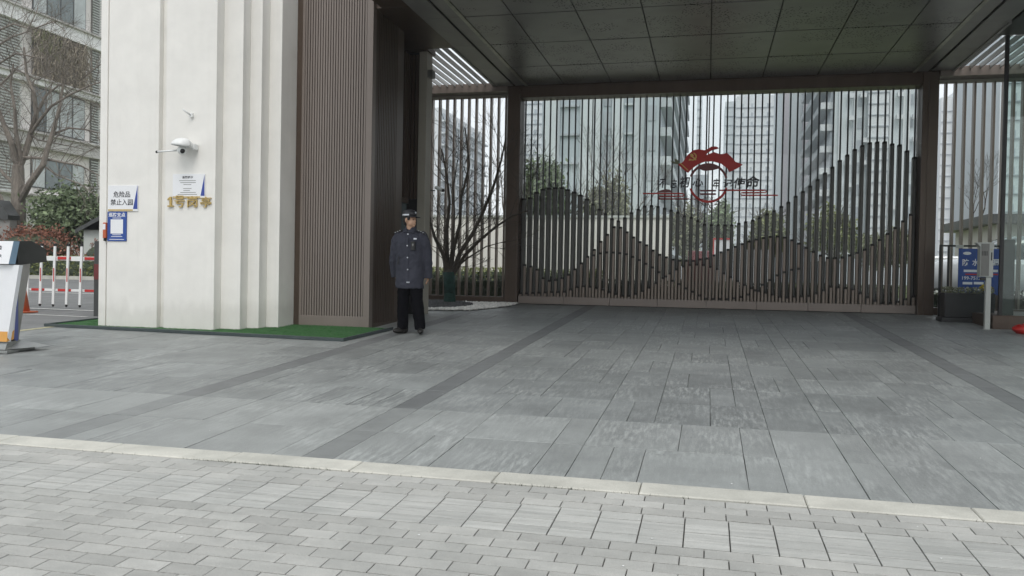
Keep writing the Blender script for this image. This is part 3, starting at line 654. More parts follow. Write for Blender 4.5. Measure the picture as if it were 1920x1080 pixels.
# planter
PL = Thing('planter_box', (4.15, 14.95, gz(14.8)), 'black trough planter with small green and yellow flowers', 'planter')
def taper(x0, x1, y0, y1, z0, z1, t):
    return MB().add([(x0+t, y0+t, z0), (x1-t, y0+t, z0), (x1-t, y1-t, z0), (x0+t, y1-t, z0), (x0, y0, z1), (x1, y0, z1), (x1, y1, z1), (x0, y1, z1)], [(0, 3, 2, 1), (4, 5, 6, 7), (0, 1, 5, 4), (1, 2, 6, 5), (2, 3, 7, 6), (3, 0, 4, 7)])
PL.part('trough', taper(3.78, 4.54, 14.8, 15.12, .74, 1.14, .012), m_planter, b=.006)
PL.part('foot', MB().box(3.74, 4.56, 14.78, 15.14, .60, .738), m_planter, b=.004)
def leaves(n, box, s, shape='ell', aspect=.5, seed=0, clump=0):
    r = np.random.default_rng(seed)
    if clump:
        cc = r.normal(size=(clump, 3)); cc /= np.linalg.norm(cc, axis=1)[:, None]; cc *= r.uniform(.15, .85, (clump, 1))**.6
        k = r.integers(0, clump, n); p = cc[k]+r.normal(size=(n, 3))*.17
    elif shape == 'ell':
        p = r.normal(size=(n, 3)); p /= np.linalg.norm(p, axis=1)[:, None]; p *= r.uniform(.35, 1, (n, 1))**.5
    else: p = r.uniform(-1, 1, (n, 3))
    c = np.array([(box[0]+box[1])/2, (box[2]+box[3])/2, (box[4]+box[5])/2]); h = np.array([(box[1]-box[0])/2, (box[3]-box[2])/2, (box[5]-box[4])/2])
    p = c+p*h
    a = r.normal(size=(n, 3)); a /= np.linalg.norm(a, axis=1)[:, None]; b = np.cross(a, r.normal(size=(n, 3))); b /= np.linalg.norm(b, axis=1)[:, None]
    sz = s*r.uniform(.6, 1.3, (n, 1)); a = a*sz; b = b*sz*aspect
    V = np.stack([p-a, p+b, p+a, p-b], 1).reshape(-1, 3)
    mb = MB(); mb.v = [tuple(v) for v in V]; mb.f = [(4*i, 4*i+1, 4*i+2, 4*i+3) for i in range(n)]
    return mb
def leafobj(T, name, mb, m, stuff=True):
    me = bpy.data.meshes.new(name); o = np.array(T.loc); me.from_pydata((np.array(mb.v)-o).tolist(), [], mb.f); me.materials.append(m)
    ob = link(name, me, (0, 0, 0), T.o)
    if stuff: ob['kind'] = 'stuff'
    return ob
FL = Thing('bedding_plants', (4.15, 14.95, 1.14), 'low green bedding plants filling the black trough', 'plants')
leafobj(FL, 'foliage', leaves(900, (3.79, 4.53, 14.82, 15.1, 1.12, 1.24), .018, 'box', seed=3), m_leafo)
leafobj(FL, 'blossom', leaves(130, (4.33, 4.5, 14.84, 15.0, 1.18, 1.30), .018, seed=4, aspect=.9), m_flow)
leafobj(FL, 'pale_blossom', leaves(120, (3.8, 4.53, 14.82, 15.0, 1.16, 1.24), .013, 'box', seed=5, aspect=.9), m_flw)
# advert stand
AD = Thing('advert_stand', (4.2, 15.3, gz(15.3)), 'blue waterproofing advert board in a black frame behind the planter', 'sign')
AY = 15.3; q0 = atY(1762, 459, AY); q1 = atY(1878, 459, AY)
AD.part('frame', MB().box(q0[0], q1[0]+.05, AY, AY+.03, q0[2]-.03, q0[2]).box(q0[0], q0[0]+.035, AY, AY+.03, .7, q0[2]-.03).box(q1[0]+.02, q1[0]+.05, AY, AY+.03, .7, q0[2]-.03).box(q0[0]+.13, q0[0]+.16, AY, AY+.03, .7, q0[2]-.03), m_black)
b0 = atY(1798, 466, AY-.02); b1 = atY(1877, 548, AY-.02)
AD.part('board', MB().box(b0[0], b1[0], AY-.02, AY-.003, b1[2]-.05, b0[2]), m_blue, b=.002)
bw = b1[0]-b0[0]
def adt(t, px, py, wpx, hpx, m, **k):
    c = atY(px, py, AY-.022); a = atY(px-wpx/2, py, AY-.022); b = atY(px+wpx/2, py, AY-.022); u = atY(px, py-hpx/2, AY-.022); d = atY(px, py+hpx/2, AY-.022)
    put_text(AD, t, .1, .0008, m, (c[0], AY-.0225, c[2]), fit=(b[0]-a[0], u[2]-d[2]), **k)
adt('防', 1810.5, 492, 12, 13, m_wboard, bold=.002); adt('水', 1829, 492, 12, 13, m_wboard, bold=.002); adt('漏', 1866.5, 492, 13, 13, m_wboard, bold=.002)
adt('199-7512-', 1823, 521.5, 38, 6.5, m_wboard, bold=.001)
def adbar(px, py, wpx, hpx, m):
    a = atY(px-wpx/2, py-hpx/2, AY-.022); b = atY(px+wpx/2, py+hpx/2, AY-.022)
    AD.part('print_bar', MB().box(a[0], b[0], AY-.0228, AY-.0205, b[2], a[2]), m, b=.001)
adbar(1823, 508, 32, 5, m_wboard); adbar(1862, 508, 18, 5, m_wboard); adbar(1825, 514.5, 30, 3, m_redp); adbar(1862, 514.5, 18, 3, m_redp)
adbar(1814, 531, 18, 5, m_wboard); adbar(1835, 531, 18, 5, m_wboard)
lg = atY(1813.5, 475, AY-.022); o = AD.part('logo', MB().ell((lg[0], AY-.022, lg[2]), (.065, .003, .026), 20, 8), m_wboard)
adt('▬', 1813.5, 475, 11, 3.5, m_blue)
AD.part('lamp_tag', MB().box(b0[0]-.05, b0[0]+.07, AY-.03, AY-.021, b0[2]+.01, b0[2]+.06), m_lgrey)
# intercom post
KY = 13.79
IC = Thing('intercom_post', (4.09, KY, gz(KY)), 'light grey card reader box on a slim post by the booth plinth', 'card reader')
a = atY(1834, 455, KY); b = atY(1857, 520, KY)
IC.part('housing', MB().prism([(a[0], b[2]+.01), (a[0], a[2]-.07), (a[0]-.05, a[2]-.01), (a[0]-.05, a[2]), (b[0]+.005, a[2]), (b[0]+.005, a[2]-.09), (b[0], a[2]-.1), (b[0], b[2])], (KY-.12, KY+.02), 'y'), m_lgrey, b=.005)
IC.part('face_plate', MB().box(a[0]+.01, b[0]-.06, KY-.126, KY-.121, b[2]+.02, a[2]-.02), m_mgrey)
for k in range(4): IC.part('vent_slit', MB().box(a[0]+.025+.02*k, a[0]+.033+.02*k, KY-.13, KY-.127, a[2]-.2, a[2]-.13), m_black)
IC.part('card_slot', MB().box(b[0]-.035, b[0]-.02, KY-.124, KY-.119, a[2]-.27, a[2]-.15), m_black)
IC.part('status_lamp', MB().ell((b[0]-.03, KY-.122, a[2]-.11), (.008, .006, .006)), m_flow)
IC.part('post', MB().box(b[0]-.085, b[0]-.012, KY-.09, KY-.02, .615, b[2]+.002), m_lgrey, b=.006)
IC.part('post_foot', MB().box(b[0]-.12, b[0]+.02, KY-.125, KY+.015, .612, .622), m_steel)
IC.part('bracket', MB().box(a[0]+.03, b[0]-.02, KY-.08, KY-.01, b[2]-.05, b[2]-.001), m_black)
# red bag on the ground
mb = MB().ell((4.42, 13.2, .655), (.15, .12, .07), 18, 10)
o = solo('red_bag', mb, m_redp, (4.42, 13.2, .59), 'crumpled red bag lying on the slabs by the booth', 'bag', smooth=True)
for v in o.data.vertices: v.co += Vector((random.uniform(-.018, .018), random.uniform(-.018, .018), random.uniform(-.015, .02)))

# ------------------------------------------------------------------ signs and devices on the pier
PY = 10.018
def board(name, x0, x1, z0, z1, m, label, cat='sign', y=PY, t=.012):
    T = Thing(name, ((x0+x1)/2, y, z0), label, cat); T.part('panel', MB().box(x0, x1, y-t, y, z0, z1), m, b=.002); T.y = y-t; return T
s1 = board('wall_sign', -8.235, -7.75, 2.09, 2.45, m_wboard, 'white notice reading 危险品 禁止入园 with gold foot and blue wedge')
put_text(s1, '危险品', .1, .0008, m_ink, (-8.01, s1.y-.001, 2.325), fit=(.27, .085), bold=.001)
put_text(s1, '禁止入园', .1, .0008, m_ink, (-8.01, s1.y-.001, 2.215), fit=(.36, .085), bold=.001)
s1.part('gold_strip', MB().box(-8.23, -7.83, s1.y-.002, s1.y, 2.092, 2.118), m_goldp)
s1.part('blue_wedge', MB().prism([(-7.825, 2.12), (-7.755, 2.12), (-7.757, 2.45)], (s1.y-.002, s1.y), 'y'), m_navy)
s2 = board('wall_sign', -7.2, -6.70, 2.27, 2.6, m_wboard, 'white notice with small printed lines above the gold lettering')
put_text(s2, '温馨提示', .1, .0008, m_ink, (-6.97, s2.y-.001, 2.555), fit=(.17, .032), bold=.001)
for i, (wd, c) in enumerate([(.26, -6.97), (.24, -6.96), (.12, -6.97), (.0, 0), (.13, -6.97), (.1, -6.98), (.24, -6.96), (.3, -6.97)]):
    if wd: s2.part('print_line', MB().box(c-wd/2, c+wd/2, s2.y-.0015, s2.y, 2.505-.027*i, 2.513-.027*i), m_grey)
s2.part('gold_strip', MB().box(-7.195, -6.77, s2.y-.002, s2.y, 2.272, 2.295), m_goldp)
s2.part('blue_wedge', MB().prism([(-6.765, 2.3), (-6.705, 2.3), (-6.707, 2.585)], (s2.y-.002, s2.y), 'y'), m_navy)
s3 = board('patrol_sign', -8.24, -7.93, 1.67, 2.082, m_blue, 'small blue patrol point sign below the white danger notice')
put_text(s3, '巡防支点', .1, .0008, m_wboard, (-8.085, s3.y-.001, 2.04), fit=(.27, .06), bold=.002)
s3.part('blank_square', MB().box(-8.185, -7.985, s3.y-.002, s3.y, 1.775, 1.975), m_wboard)
for z_, wd in ((1.99, .14), (1.755, .14), (1.73, .18), (1.69, .24)): s3.part('print_line', MB().box(-8.085-wd/2, -8.085+wd/2, s3.y-.0015, s3.y, z_, z_+.008), m_wboard)
GL = Thing('gold_lettering', (-6.95, PY, 2.12), 'raised gold characters 1号岗亭 fixed on the cream pier', 'lettering')
a = atY(316.5, 369, PY); b = atY(326.5, 388, PY); w1 = b[0]-a[0]; h1 = a[2]-b[2]
GL.part('character', MB().prism([(a[0]+w1*u, b[2]+h1*v) for u, v in [(0, 0), (1, 0), (1, .14), (.68, .14), (.68, 1), (.45, 1), (0, .78), (0, .64), (.36, .74), (.36, .14), (0, .14)]], (PY-.03, PY-.008), 'y'), m_gold)
for ch, x0, x1, y0, y1 in (('号', 329, 347, 367, 389), ('岗', 353, 371, 368, 389), ('亭', 377, 397, 369, 389)):
    a = atY(x0, y0, PY); b = atY(x1, y1, PY)
    put_text(GL, ch, .15, .009, m_gold, ((a[0]+b[0])/2, PY-.016, (a[2]+b[2])/2), name='character', fit=(b[0]-a[0], a[2]-b[2]), bold=.0005)
OD = Thing('patrol_device', (-8.29, PY, 1.7), 'small orange patrol checkpoint device beside the blue sign', 'device')
OD.part('case', MB().box(-8.30, -8.25, 9.985, 10.03, 1.71, 1.93), m_orange, b=.008)
OD.part('label_strip', MB().box(-8.295, -8.255, 9.983, 9.986, 1.83, 1.91), m_wboard)
OD.part('clip', MB().box(-8.29, -8.262, 9.99, 10.02, 1.67, 1.712), m_rub, b=.004)
# dome camera with hood and arm
DC = Thing('hooded_camera', (-6.9, PY, 2.95), 'white hooded dome camera with side arm on the cream pier', 'camera')
c = np.array([-6.95, 9.86, 2.955])
mb = MB(); vs = []; fs = []
n = 18
for j in range(7):
    t = j/6; rr = math.sin(t*math.pi/2)
    for i in range(n+1):
        a_ = math.pi*2*i/n; vs.append((c[0]-.01+.14*rr*math.cos(a_)+.05*(1-t), c[1]+.15*rr*math.sin(a_), c[2]+.11*math.cos(t*math.pi/2)+.02*math.cos(a_)*rr*-1))
for j in range(6):
    for i in range(n): fs.append((j*(n+1)+i, j*(n+1)+i+1, (j+1)*(n+1)+i+1, (j+1)*(n+1)+i))
mb.add(vs, fs); h = DC.part('hood', mb, m_wp, smooth=True); sm_ = h.modifiers.new('solid', 'SOLIDIFY'); sm_.thickness = .008
DC.part('bracket', MB().box(-6.86, -6.815, 9.92, PY, 2.92, 3.0), m_wp, b=.008)
DC.part('dome', MB().ell((c[0]+.0, c[1]-.01, c[2]-.055), (.062, .062, .062), 18, 12), m_wp, smooth=True)
DC.part('lens', MB().ell((c[0]+.03, c[1]-.045, c[2]-.07), (.034, .03, .034), 14, 8), m_black, smooth=True)
DC.part('arm', MB().tube((c[0]-.03, c[1]+.02, c[2]-.045), (-7.35, 9.88, 2.89), .014, .014, 10), m_wp, smooth=True)
DC.part('arm_cap', MB().tube((-7.35, 9.88, 2.89), (-7.372, 9.88, 2.889), .017, .017, 10), m_rub)
SB = Thing('wall_bracket', (-6.93, PY, 3.4), 'tiny white bracket stub high on the cream pier', 'bracket')
SB.part('plate', MB().box(-6.94, -6.89, 9.98, PY, 3.37, 3.43), m_wp, b=.006)
SB.part('stub', MB().tube((-6.92, 9.98, 3.40), (-6.97, 9.88, 3.46), .012, .01, 8), m_wp, smooth=True)
BC = Thing('bullet_camera', (-4.75, 14.0, 2.75), 'grey bullet camera on an arm in front of the courtyard tree', 'camera')
a = atY(818, 352, 14.0); b = atY(834, 358, 14.0)
BC.part('body', MB().tube((a[0]-.02, 14.05, a[2]+.01), (b[0], 13.9, b[2]), .032, .036, 12), m_lgrey, smooth=False)
BC.part('lens', MB().tube((b[0]-.002, 13.905, b[2]), (b[0]+.008, 13.885, b[2]-.002), .028, .026, 12), m_black)
BC.part('arm', MB().path([(a[0]-.02, 14.0, a[2]-.05), (-4.95, 13.9, a[2]-.06), (-4.95, 13.56, a[2]-.06)], .010), m_black)

# ------------------------------------------------------------------ green turf tray
TR = Thing('turf_tray', (-6.7, 10.2, gz(10)), 'shallow black edged tray of green artificial turf round the pier foot', 'mat')
pts = [(-9.15, 9.86), (-4.40, 9.52), (-4.30, 10.95), (-9.0, 11.25)]
def zt(p, d): return (p[0], p[1], SL*p[1]+d)
mb = MB(); G_ = 60
A, B, C_, D_ = [np.array(p) for p in pts]
for j in range(13):
    for i in range(G_+1):
        u = i/G_; v = j/12; p = (A*(1-u)+B*u)*(1-v)+(D_*(1-u)+C_*u)*v
        e_ = min(u, 1-u)*40 > .5 and j not in (0, 12)
        mb.v.append((p[0], p[1], SL*p[1]+.022+(random.uniform(-.004, .008) if e_ else 0)))
for j in range(12):
    for i in range(G_): k = j*(G_+1)+i; mb.f.append((k, k+1, k+G_+2, k+G_+1))
TR.part('turf', mb, m_turf, smooth=True)
bl = MB(); rr = np.random.default_rng(8); nb = 26000
u = rr.uniform(0.005, .995, nb); v = rr.uniform(.02, .98, nb)
P0 = (A*(1-u)[:, None]+B*u[:, None])*(1-v)[:, None]+(D_*(1-u)[:, None]+C_*u[:, None])*v[:, None]
zz = SL*P0[:, 1]+.02; hh = rr.uniform(.010, .022, nb); dx = rr.normal(0, .006, nb); dy = rr.normal(0, .006, nb)
V = np.stack([np.stack([P0[:, 0]-.002, P0[:, 1], zz], 1), np.stack([P0[:, 0]+.002, P0[:, 1], zz], 1), np.stack([P0[:, 0]+dx, P0[:, 1]+dy, zz+hh], 1)], 1).reshape(-1, 3)
bl.v = V.tolist(); bl.f = [(3*i, 3*i+1, 3*i+2) for i in range(nb)]
leafobj(TR, 'turf_blades', bl, m_turf)
for p, q in ((A, B), (B, C_), (D_, A)):
    d = q-p; d /= np.linalg.norm(d); nn = np.array([-d[1], d[0]])*.028
    mb = MB(); cs = [p, q, q+nn, p+nn]
    mb.add([zt(c_, .003) for c_ in cs]+[zt(c_, .045) for c_ in cs], [(0, 1, 2, 3), (4, 5, 6, 7), (0, 1, 5, 4), (1, 2, 6, 5), (2, 3, 7, 6), (3, 0, 4, 7)])
    TR.part('tray_edge', mb, m_edge, b=.004)
HC = MB(); P_ = []
for i in range(19):
    t = i/18; a_ = math.pi*(1-t)
    P_.append((-8.85+.2*t-.02*math.cos(a_)*0, 10.75-.1*t, gz(10.7)+.03+.1*math.sin(math.pi*min(1, t*1.3))*(1 if t < .77 else 0)))
P_ = [(-8.93, 10.7, .5), (-8.935, 10.7, .56), (-8.91, 10.7, .605), (-8.87, 10.7, .61), (-8.83, 10.7, .59), (-8.78, 10.72, .55), (-8.7, 10.75, .525), (-8.55, 10.8, .515), (-8.4, 10.85, .515)]
solo('black_hose', HC.path(P_, .014, 8), m_rub, (-8.6, 10.75, .5), 'looped black hose end lying on the turf tray by the pier', 'hose', smooth=True)

# ------------------------------------------------------------------ gravel bed and courtyard tree
GB = Thing('gravel_bed', (-4.8, 15.1, gz(15.1)), 'bed of dark pebbles edged with white pebbles below the bare tree', 'gravel bed')
poly = [(-6.6, 14.15), (-4.5, 14.13), (-4.16, 14.26), (-3.95, 14.7), (-3.72, 15.3), (-3.66, 16.05), (-6.6, 16.05)]
def inpoly(x, y):
    c_ = False
    for i in range(len(poly)):
        x1, y1 = poly[i]; x2, y2 = poly[i-1]
        if (y1 > y) != (y2 > y) and x < (x2-x1)*(y-y1)/(y2-y1)+x1: c_ = not c_
    return c_
GB.part('soil', MB().add([(x, y, SL*y+.008) for x, y in poly], [tuple(range(len(poly)))]), m_joint)
peb = {0: MB(), 1: MB()}
base_ = [(1, 0, 0), (0, 1, 0), (-1, 0, 0), (0, -1, 0), (0, 0, 1), (0, 0, -1)]; of = [(0, 1, 4), (1, 2, 4), (2, 3, 4), (3, 0, 4), (1, 0, 5), (2, 1, 5), (3, 2, 5), (0, 3, 5)]
for _ in range(11000):
    x = random.uniform(-6.4, -3.66); y = random.uniform(14.13, 16.04)
    if not inpoly(x, y): continue
    # white border on the near and right sides
    dk = ((x+5.42)/1.02)**2+((y-15.1)/.82)**2 < 1+random.uniform(-.08, .08) or x < -5.2 and y > 14.3
    s = random.uniform(.013, .028); z = SL*y+.012+random.uniform(0, .02)+(.03*max(0, 1-((x+5)**2+(y-15.4)**2)) if dk else 0)
    a_ = random.random()*6; sx, sy, sz = s*random.uniform(.8, 1.4), s, s*random.uniform(.4, .8)
    peb[0 if dk else 1].add([(x+sx*v[0]*math.cos(a_)-sy*v[1]*math.sin(a_), y+sx*v[0]*math.sin(a_)+sy*v[1]*math.cos(a_), z+sz*v[2]) for v in base_], of)
for k, m_ in ((0, m_stoned), (1, m_stonew)): leafobj(GB, 'dark_pebbles' if k == 0 else 'white_pebbles', peb[k], m_)

def grow(mb, p, d, L, r, depth, rnd, up=.15, spread=.5, nseg=3, kids=(2, 3), shrink=.72, minr=.003):
    pts = [Vector(p)]; d = Vector(d).normalized(); rr_ = r
    for i in range(nseg):
        d = (d+Vector((rnd.gauss(0, .11), rnd.gauss(0, .11), rnd.gauss(0, .07)+up*.25))).normalized()
        q = pts[-1]+d*(L/nseg); r2 = max(minr, rr_*(1-.28/nseg*1.6))
        mb.tube(pts[-1], q, rr_, r2, 6 if r > .02 else (4 if r > .008 else 3), cap=False); rr_ = r2; pts.append(q)
        if depth > 0 and i > 0:
            for _ in range(1 if depth < 3 else rnd.choice([0, 1])):
                a = rnd.uniform(0, 6.28); o_ = d.orthogonal().normalized(); o_ = Matrix.Rotation(a, 3, d) @ o_
                grow(mb, q, d*math.cos(spread*1.3)+o_*math.sin(spread*1.3), L*.6, rr_*.5, depth-1, rnd, up, spread, nseg, kids, shrink, minr)
    if depth > 0:
        for k in range(rnd.randint(*kids)):
            a = rnd.uniform(0, 6.28); o_ = d.orthogonal().normalized(); o_ = Matrix.Rotation(a, 3, d) @ o_; s_ = spread*rnd.uniform(.5, 1.2)
            grow(mb, pts[-1], d*math.cos(s_)+o_*math.sin(s_), L*shrink*rnd.uniform(.8, 1.15), rr_*.75, depth-1, rnd, up, spread, nseg, kids, shrink, minr)
def limb(mb, pts, r0, r1, rnd=None, twigs=0, tl=.5, depth=2, tw_r=None, spread=.5, up=.15):
    n = len(pts)-1
    for i in range(n):
        ra = r0+(r1-r0)*i/n; rb = r0+(r1-r0)*(i+1)/n; a = Vector(pts[i]); b = Vector(pts[i+1]); mb.tube(a, b, ra, rb, 8, cap=False); mb.ell(b, (rb, rb, rb), 8, 5)
        if twigs and i >= 0:
            for _ in range(twigs):
                t = rnd.random(); q = a.lerp(b, t); d = (b-a).normalized(); o_ = Matrix.Rotation(rnd.uniform(0, 6.28), 3, d) @ d.orthogonal().normalized()
                grow(mb, q, d*.5+o_*.8+Vector((0, 0, .25)), tl*rnd.uniform(.6, 1.2), tw_r or rb*.4, depth, rnd, up=up, spread=spread)
def P3(x, y, Y): return tuple(atY(x, y, Y))
rnd = random.Random(11)
CT = Thing('courtyard_tree', P3(843, 566, 15.5), 'bare multi-stemmed small tree with green cloth wrapped trunk in gravel bed', 'tree')
mb = MB(); Y0 = 15.5
base = P3(843, 568, Y0); fork = P3(842, 512, Y0)
limb(mb, [base, P3(841, 540, Y0), fork], .095, .085)
for pts, r in [([(838, 515), (832, 480), (815, 445), (808, 420), (800, 380)], .05), ([(840, 510), (838, 470), (838, 430), (843, 380), (838, 330), (828, 280)], .05),
               ([(845, 512), (850, 470), (862, 420), (865, 370), (880, 310), (872, 240)], .045), ([(848, 512), (862, 475), (885, 440), (905, 400), (925, 350), (940, 300), (948, 260)], .05),
               ([(850, 515), (872, 478), (900, 450), (930, 425), (960, 405), (990, 395)], .04), ([(843, 500), (850, 450), (852, 400), (850, 350), (858, 300)], .03), ([(852, 505), (875, 485), (912, 462), (950, 452)], .022)]:
    yy = Y0; P = []
    for i, (x, y) in enumerate(pts): P.append(P3(x, y, yy)); yy += rnd.uniform(-.09, .05)
    limb(mb, P, r, r*.28, rnd, 2, .5, 2, .009, spread=.45)
CT.part('branches', mb, m_bark2)
mbw = MB().tube((base[0], base[1], base[2]-.02), (base[0], base[1], base[2]+.2), .12, .112, 16, cap=False); f2 = Vector(fork); mbw.tube((base[0], base[1], base[2]+.2), tuple(f2+Vector((0, 0, .02))), .112, .118, 16)
CT.part('trunk_wrap', mbw, m_wrap, smooth=True)

# ------------------------------------------------------------------ podium at left
PD = Thing('registration_podium', (-7.6, 7.7, gz(7.5)), 'white and grey registration podium with blue wedge and gold foot', 'podium')
def xs(X, y, Z): return (X, y, Z)
def pa(x, y, Y): return tuple(float(t) for t in atY(x, y, Y))
def pxx(x, y, X_): return tuple(float(t) for t in atX(x, y, X_))
def slabpoly(name, pts, back, m):          # a plate: outline pts and the same outline pushed by back
    n = len(pts); q = [tuple(np.array(p)+np.array(back)) for p in pts]
    return PD.part(name, MB().add(list(pts)+q, [tuple(range(n)), tuple(range(2*n-1, n-1, -1))]+[(i, (i+1) % n, n+(i+1) % n, n+i) for i in range(n)]), m)
slabpoly('head_panel', [(-8.35, 7.49, 1.565), (-7.352, 7.49, 1.565), (-7.375, 7.45, 1.315), (-8.35, 7.45, 1.315)], (0, .05, 0), m_wboard)
slabpoly('head_edge', [(-7.350, 7.49, 1.565), (-7.373, 7.45, 1.315), (-7.345, 7.51, 1.315), (-7.33, 7.55, 1.565)], (-.012, .01, 0), m_steelb)
TX = float(atY(28, 475, 7.57)[0])
side = [pxx(31, 452, TX), pxx(60, 452, TX), pxx(86, 467, TX), pxx(88, 491, TX), pxx(34, 497, TX)]
slabpoly('head_tray', side, (-1.0, 0, 0), m_dgrey)
F1 = pa(36, 497, 7.5); F2 = pa(13, 641, 7.5); F3 = pa(26, 636, 7.62); B1 = tuple(np.array(F1)*.78+np.array(F3)*.22+np.array((.001, 0, 0))); B2 = pa(34.4, 641, 7.74); TB = pa(57, 495, 7.95)
slabpoly('body_front', [(-8.35, 7.5, F2[2]), F2, F1, (-8.35, 7.5, F1[2])], (0, .05, 0), m_wboard)
PD.part('facet', MB().add([F1, F2, F3, (F1[0]-.3, 7.6, F1[2]), (F2[0]-.3, 7.6, F2[2])], [(0, 1, 2), (0, 2, 4, 3)]), m_wboard)
PD.part('blue_wedge', MB().add([B1, F3, B2, tuple(np.array(B1)-(.1, 0, 0)), tuple(np.array(F3)-(.1, 0, 0)), tuple(np.array(B2)-(.1, 0, 0))], [(0, 1, 2), (3, 5, 4), (0, 3, 4, 1), (1, 4, 5, 2), (2, 5, 3, 0)]), m_navy)
bk = lambda p: (p[0]-.4, p[1], p[2])
PD.part('body_side', MB().add([F1, B1, B2, TB, bk(F1), bk(B1), bk(B2), bk(TB)], [(0, 1, 2, 3), (4, 7, 6, 5), (0, 3, 7, 4), (2, 6, 7, 3), (1, 5, 6, 2)]), m_mgrey)
g1 = pa(13.3, 622, 7.492); g2 = pa(13, 641, 7.492); g3 = pa(27, 616, 7.6); g4 = pa(26, 636, 7.6)
PD.part('gold_band', MB().add([(-8.35, 7.492, g2[2]), g2, g1, (-8.35, 7.492, g1[2]), g4, g3], [(0, 1, 2, 3), (1, 4, 5, 2)]), m_goldb)
zf = gz(7.6)
PD.part('stem_foot', MB().add([(-8.3, 7.47, zf+.04), (F2[0]+.005, 7.47, zf+.04), (-7.24, 7.9, zf+.06), (-8.3, 7.95, zf+.06), (-8.3, 7.52, F2[2]), (F2[0]-.01, 7.52, F2[2]), (B2[0]-.01, B2[1]+.05, F2[2]), (-8.3, 7.8, F2[2])], [(0, 3, 2, 1), (4, 5, 6, 7), (0, 1, 5, 4), (1, 2, 6, 5), (2, 3, 7, 6), (3, 0, 4, 7)]), m_steel)
P1 = atY(13, 661, 7.45); P2 = pa(66, 653, 7.9)
PD.part('base_plate', MB().add([(-8.5, 7.45, .34), (P1[0], 7.45, .34), (P2[0], 7.9, .357), (-8.5, 8.1, .365), (-8.5, 7.45, .372), (P1[0], 7.45, .372), (P2[0], 7.9, .395), (-8.5, 8.1, .40)], [(0, 3, 2, 1), (4, 5, 6, 7), (0, 1, 5, 4), (1, 2, 6, 5), (2, 3, 7, 6), (3, 0, 4, 7)]), m_steel, b=.003)
put_text(PD, '记', .1, .0008, m_ink, (-7.535, 7.474, 1.475), fit=(.095, .085), bold=.001)
put_text(PD, 'TER', .1, .0008, m_ink, (-7.525, 7.462, 1.40), fit=(.10, .035))

# ------------------------------------------------------------------ barrier, cone, cabinet
BR = Thing('boom_barrier', (-10.6, 12, gz(12)), 'white and red striped folding boom barrier with hanging rods', 'barrier')
def pipe(name, x0, x1, z0, z1, m, y=12.0, t=.02): return BR.part(name, MB().box(x0, x1, y-t, y+t, z0, z1), m, b=.003)
x = -9.75; k = 1
while x > -13.2:
    wd = .27; mm_ = m_redp if k % 2 == 0 else m_wp
    BR.part('boom_tube', MB().box(x-wd, x, 11.955, 11.995, 1.395 if k % 2 else 1.42, 1.475 if k % 2 else 1.465), mm_, b=.003)
    BR.part('lower_rail', MB().box(x-wd, x, 11.965, 11.99, .875, .915), mm_, b=.003); x -= wd; k += 1
BR.part('boom_core', MB().box(-13.3, -9.75, 11.99, 12.0, 1.40, 1.475), m_wp)
x = -10.36
while x > -13.3:
    tl = .03
    BR.part('hanging_rod', MB().add([(x-.022, 11.93, .65), (x+.022, 11.93, .65), (x+.022, 11.95, .65), (x-.022, 11.95, .65), (x-.022+tl, 11.93, 1.65), (x+.022+tl, 11.93, 1.65), (x+.022+tl, 11.95, 1.65), (x-.022+tl, 11.95, 1.65)], [(0, 3, 2, 1), (4, 5, 6, 7), (0, 1, 5, 4), (1, 2, 6, 5), (2, 3, 7, 6), (3, 0, 4, 7)]), m_wp)
    BR.part('reflector', MB().box(x-.006+.5*tl, x+.01+.5*tl, 11.924, 11.93, 1.04, 1.27), m_redp)
    BR.part('rod_tip', MB().tube((x, 11.94, .652), (x, 11.94, .61), .022, .014, 10), m_rub)
    BR.part('rod_tip', MB().box(x-.024+tl, x+.024+tl, 11.928, 11.952, 1.645, 1.69), m_rub)
    x -= .268
cab = float(atY(175, 500, 11.39)[0])
MC = Thing('barrier_cabinet', (-9.2, 11.6, gz(11.6)), 'dark barrier motor cabinet half hidden behind the cream pier', 'cabinet')
MC.part('body', MB().box(cab, cab+.4, 11.4, 11.75, .5, 1.72), m_dgrey, b=.01)
MC.part('red_panel', MB().box(cab+.01, cab+.38, 11.39, 11.4, 1.1, 1.35), m_redd)
MC.part('arm_socket', MB().box(cab-.02, cab+.3, 11.76, 12.0, 1.36, 1.5), m_dgrey, b=.006)
cxo = float(atY(41, 590, 11.5)[0])
CO = Thing('traffic_cone', (cxo, 11.5, gz(11.5)), 'orange traffic cone standing behind the registration podium', 'cone')
cz = gz(11.5)
CO.part('cone', MB().tube((cxo, 11.5, cz+.03), (cxo, 11.5, cz+.62), .12, .025, 20), m_orange, smooth=True)
CO.part('base', MB().box(cxo-.17, cxo+.17, 11.33, 11.67, cz, cz+.03), m_orange, b=.01)
RB = Thing('small_booth', (-18.9, 22.2, gz(22)), 'small shed with grey pitched roof behind the barrier', 'shed')
a = atY(152, 428, 22.0); b = atY(186, 415, 22.0)
RB.part('wall', MB().box(a[0]+.1, a[0]+3.0, 22.0, 24.5, .9, a[2]-.05), m_lgrey)
RB.part('roof', MB().add([(a[0]-.05, 21.8, a[2]-.05), (a[0]+1.6, 21.8, a[2]+.75), (a[0]+3.2, 21.8, a[2]-.05), (a[0]-.05, 24.8, a[2]-.05), (a[0]+1.6, 24.8, a[2]+.75), (a[0]+3.2, 24.8, a[2]-.05), (a[0]-.05, 21.8, a[2]-.17), (a[0]+1.6, 21.8, a[2]+.6), (a[0]+3.2, 21.8, a[2]-.17)], [(0, 1, 4, 3), (1, 2, 5, 4), (6, 7, 1, 0), (7, 8, 2, 1), (0, 3, 5, 2)]), m_dgrey)
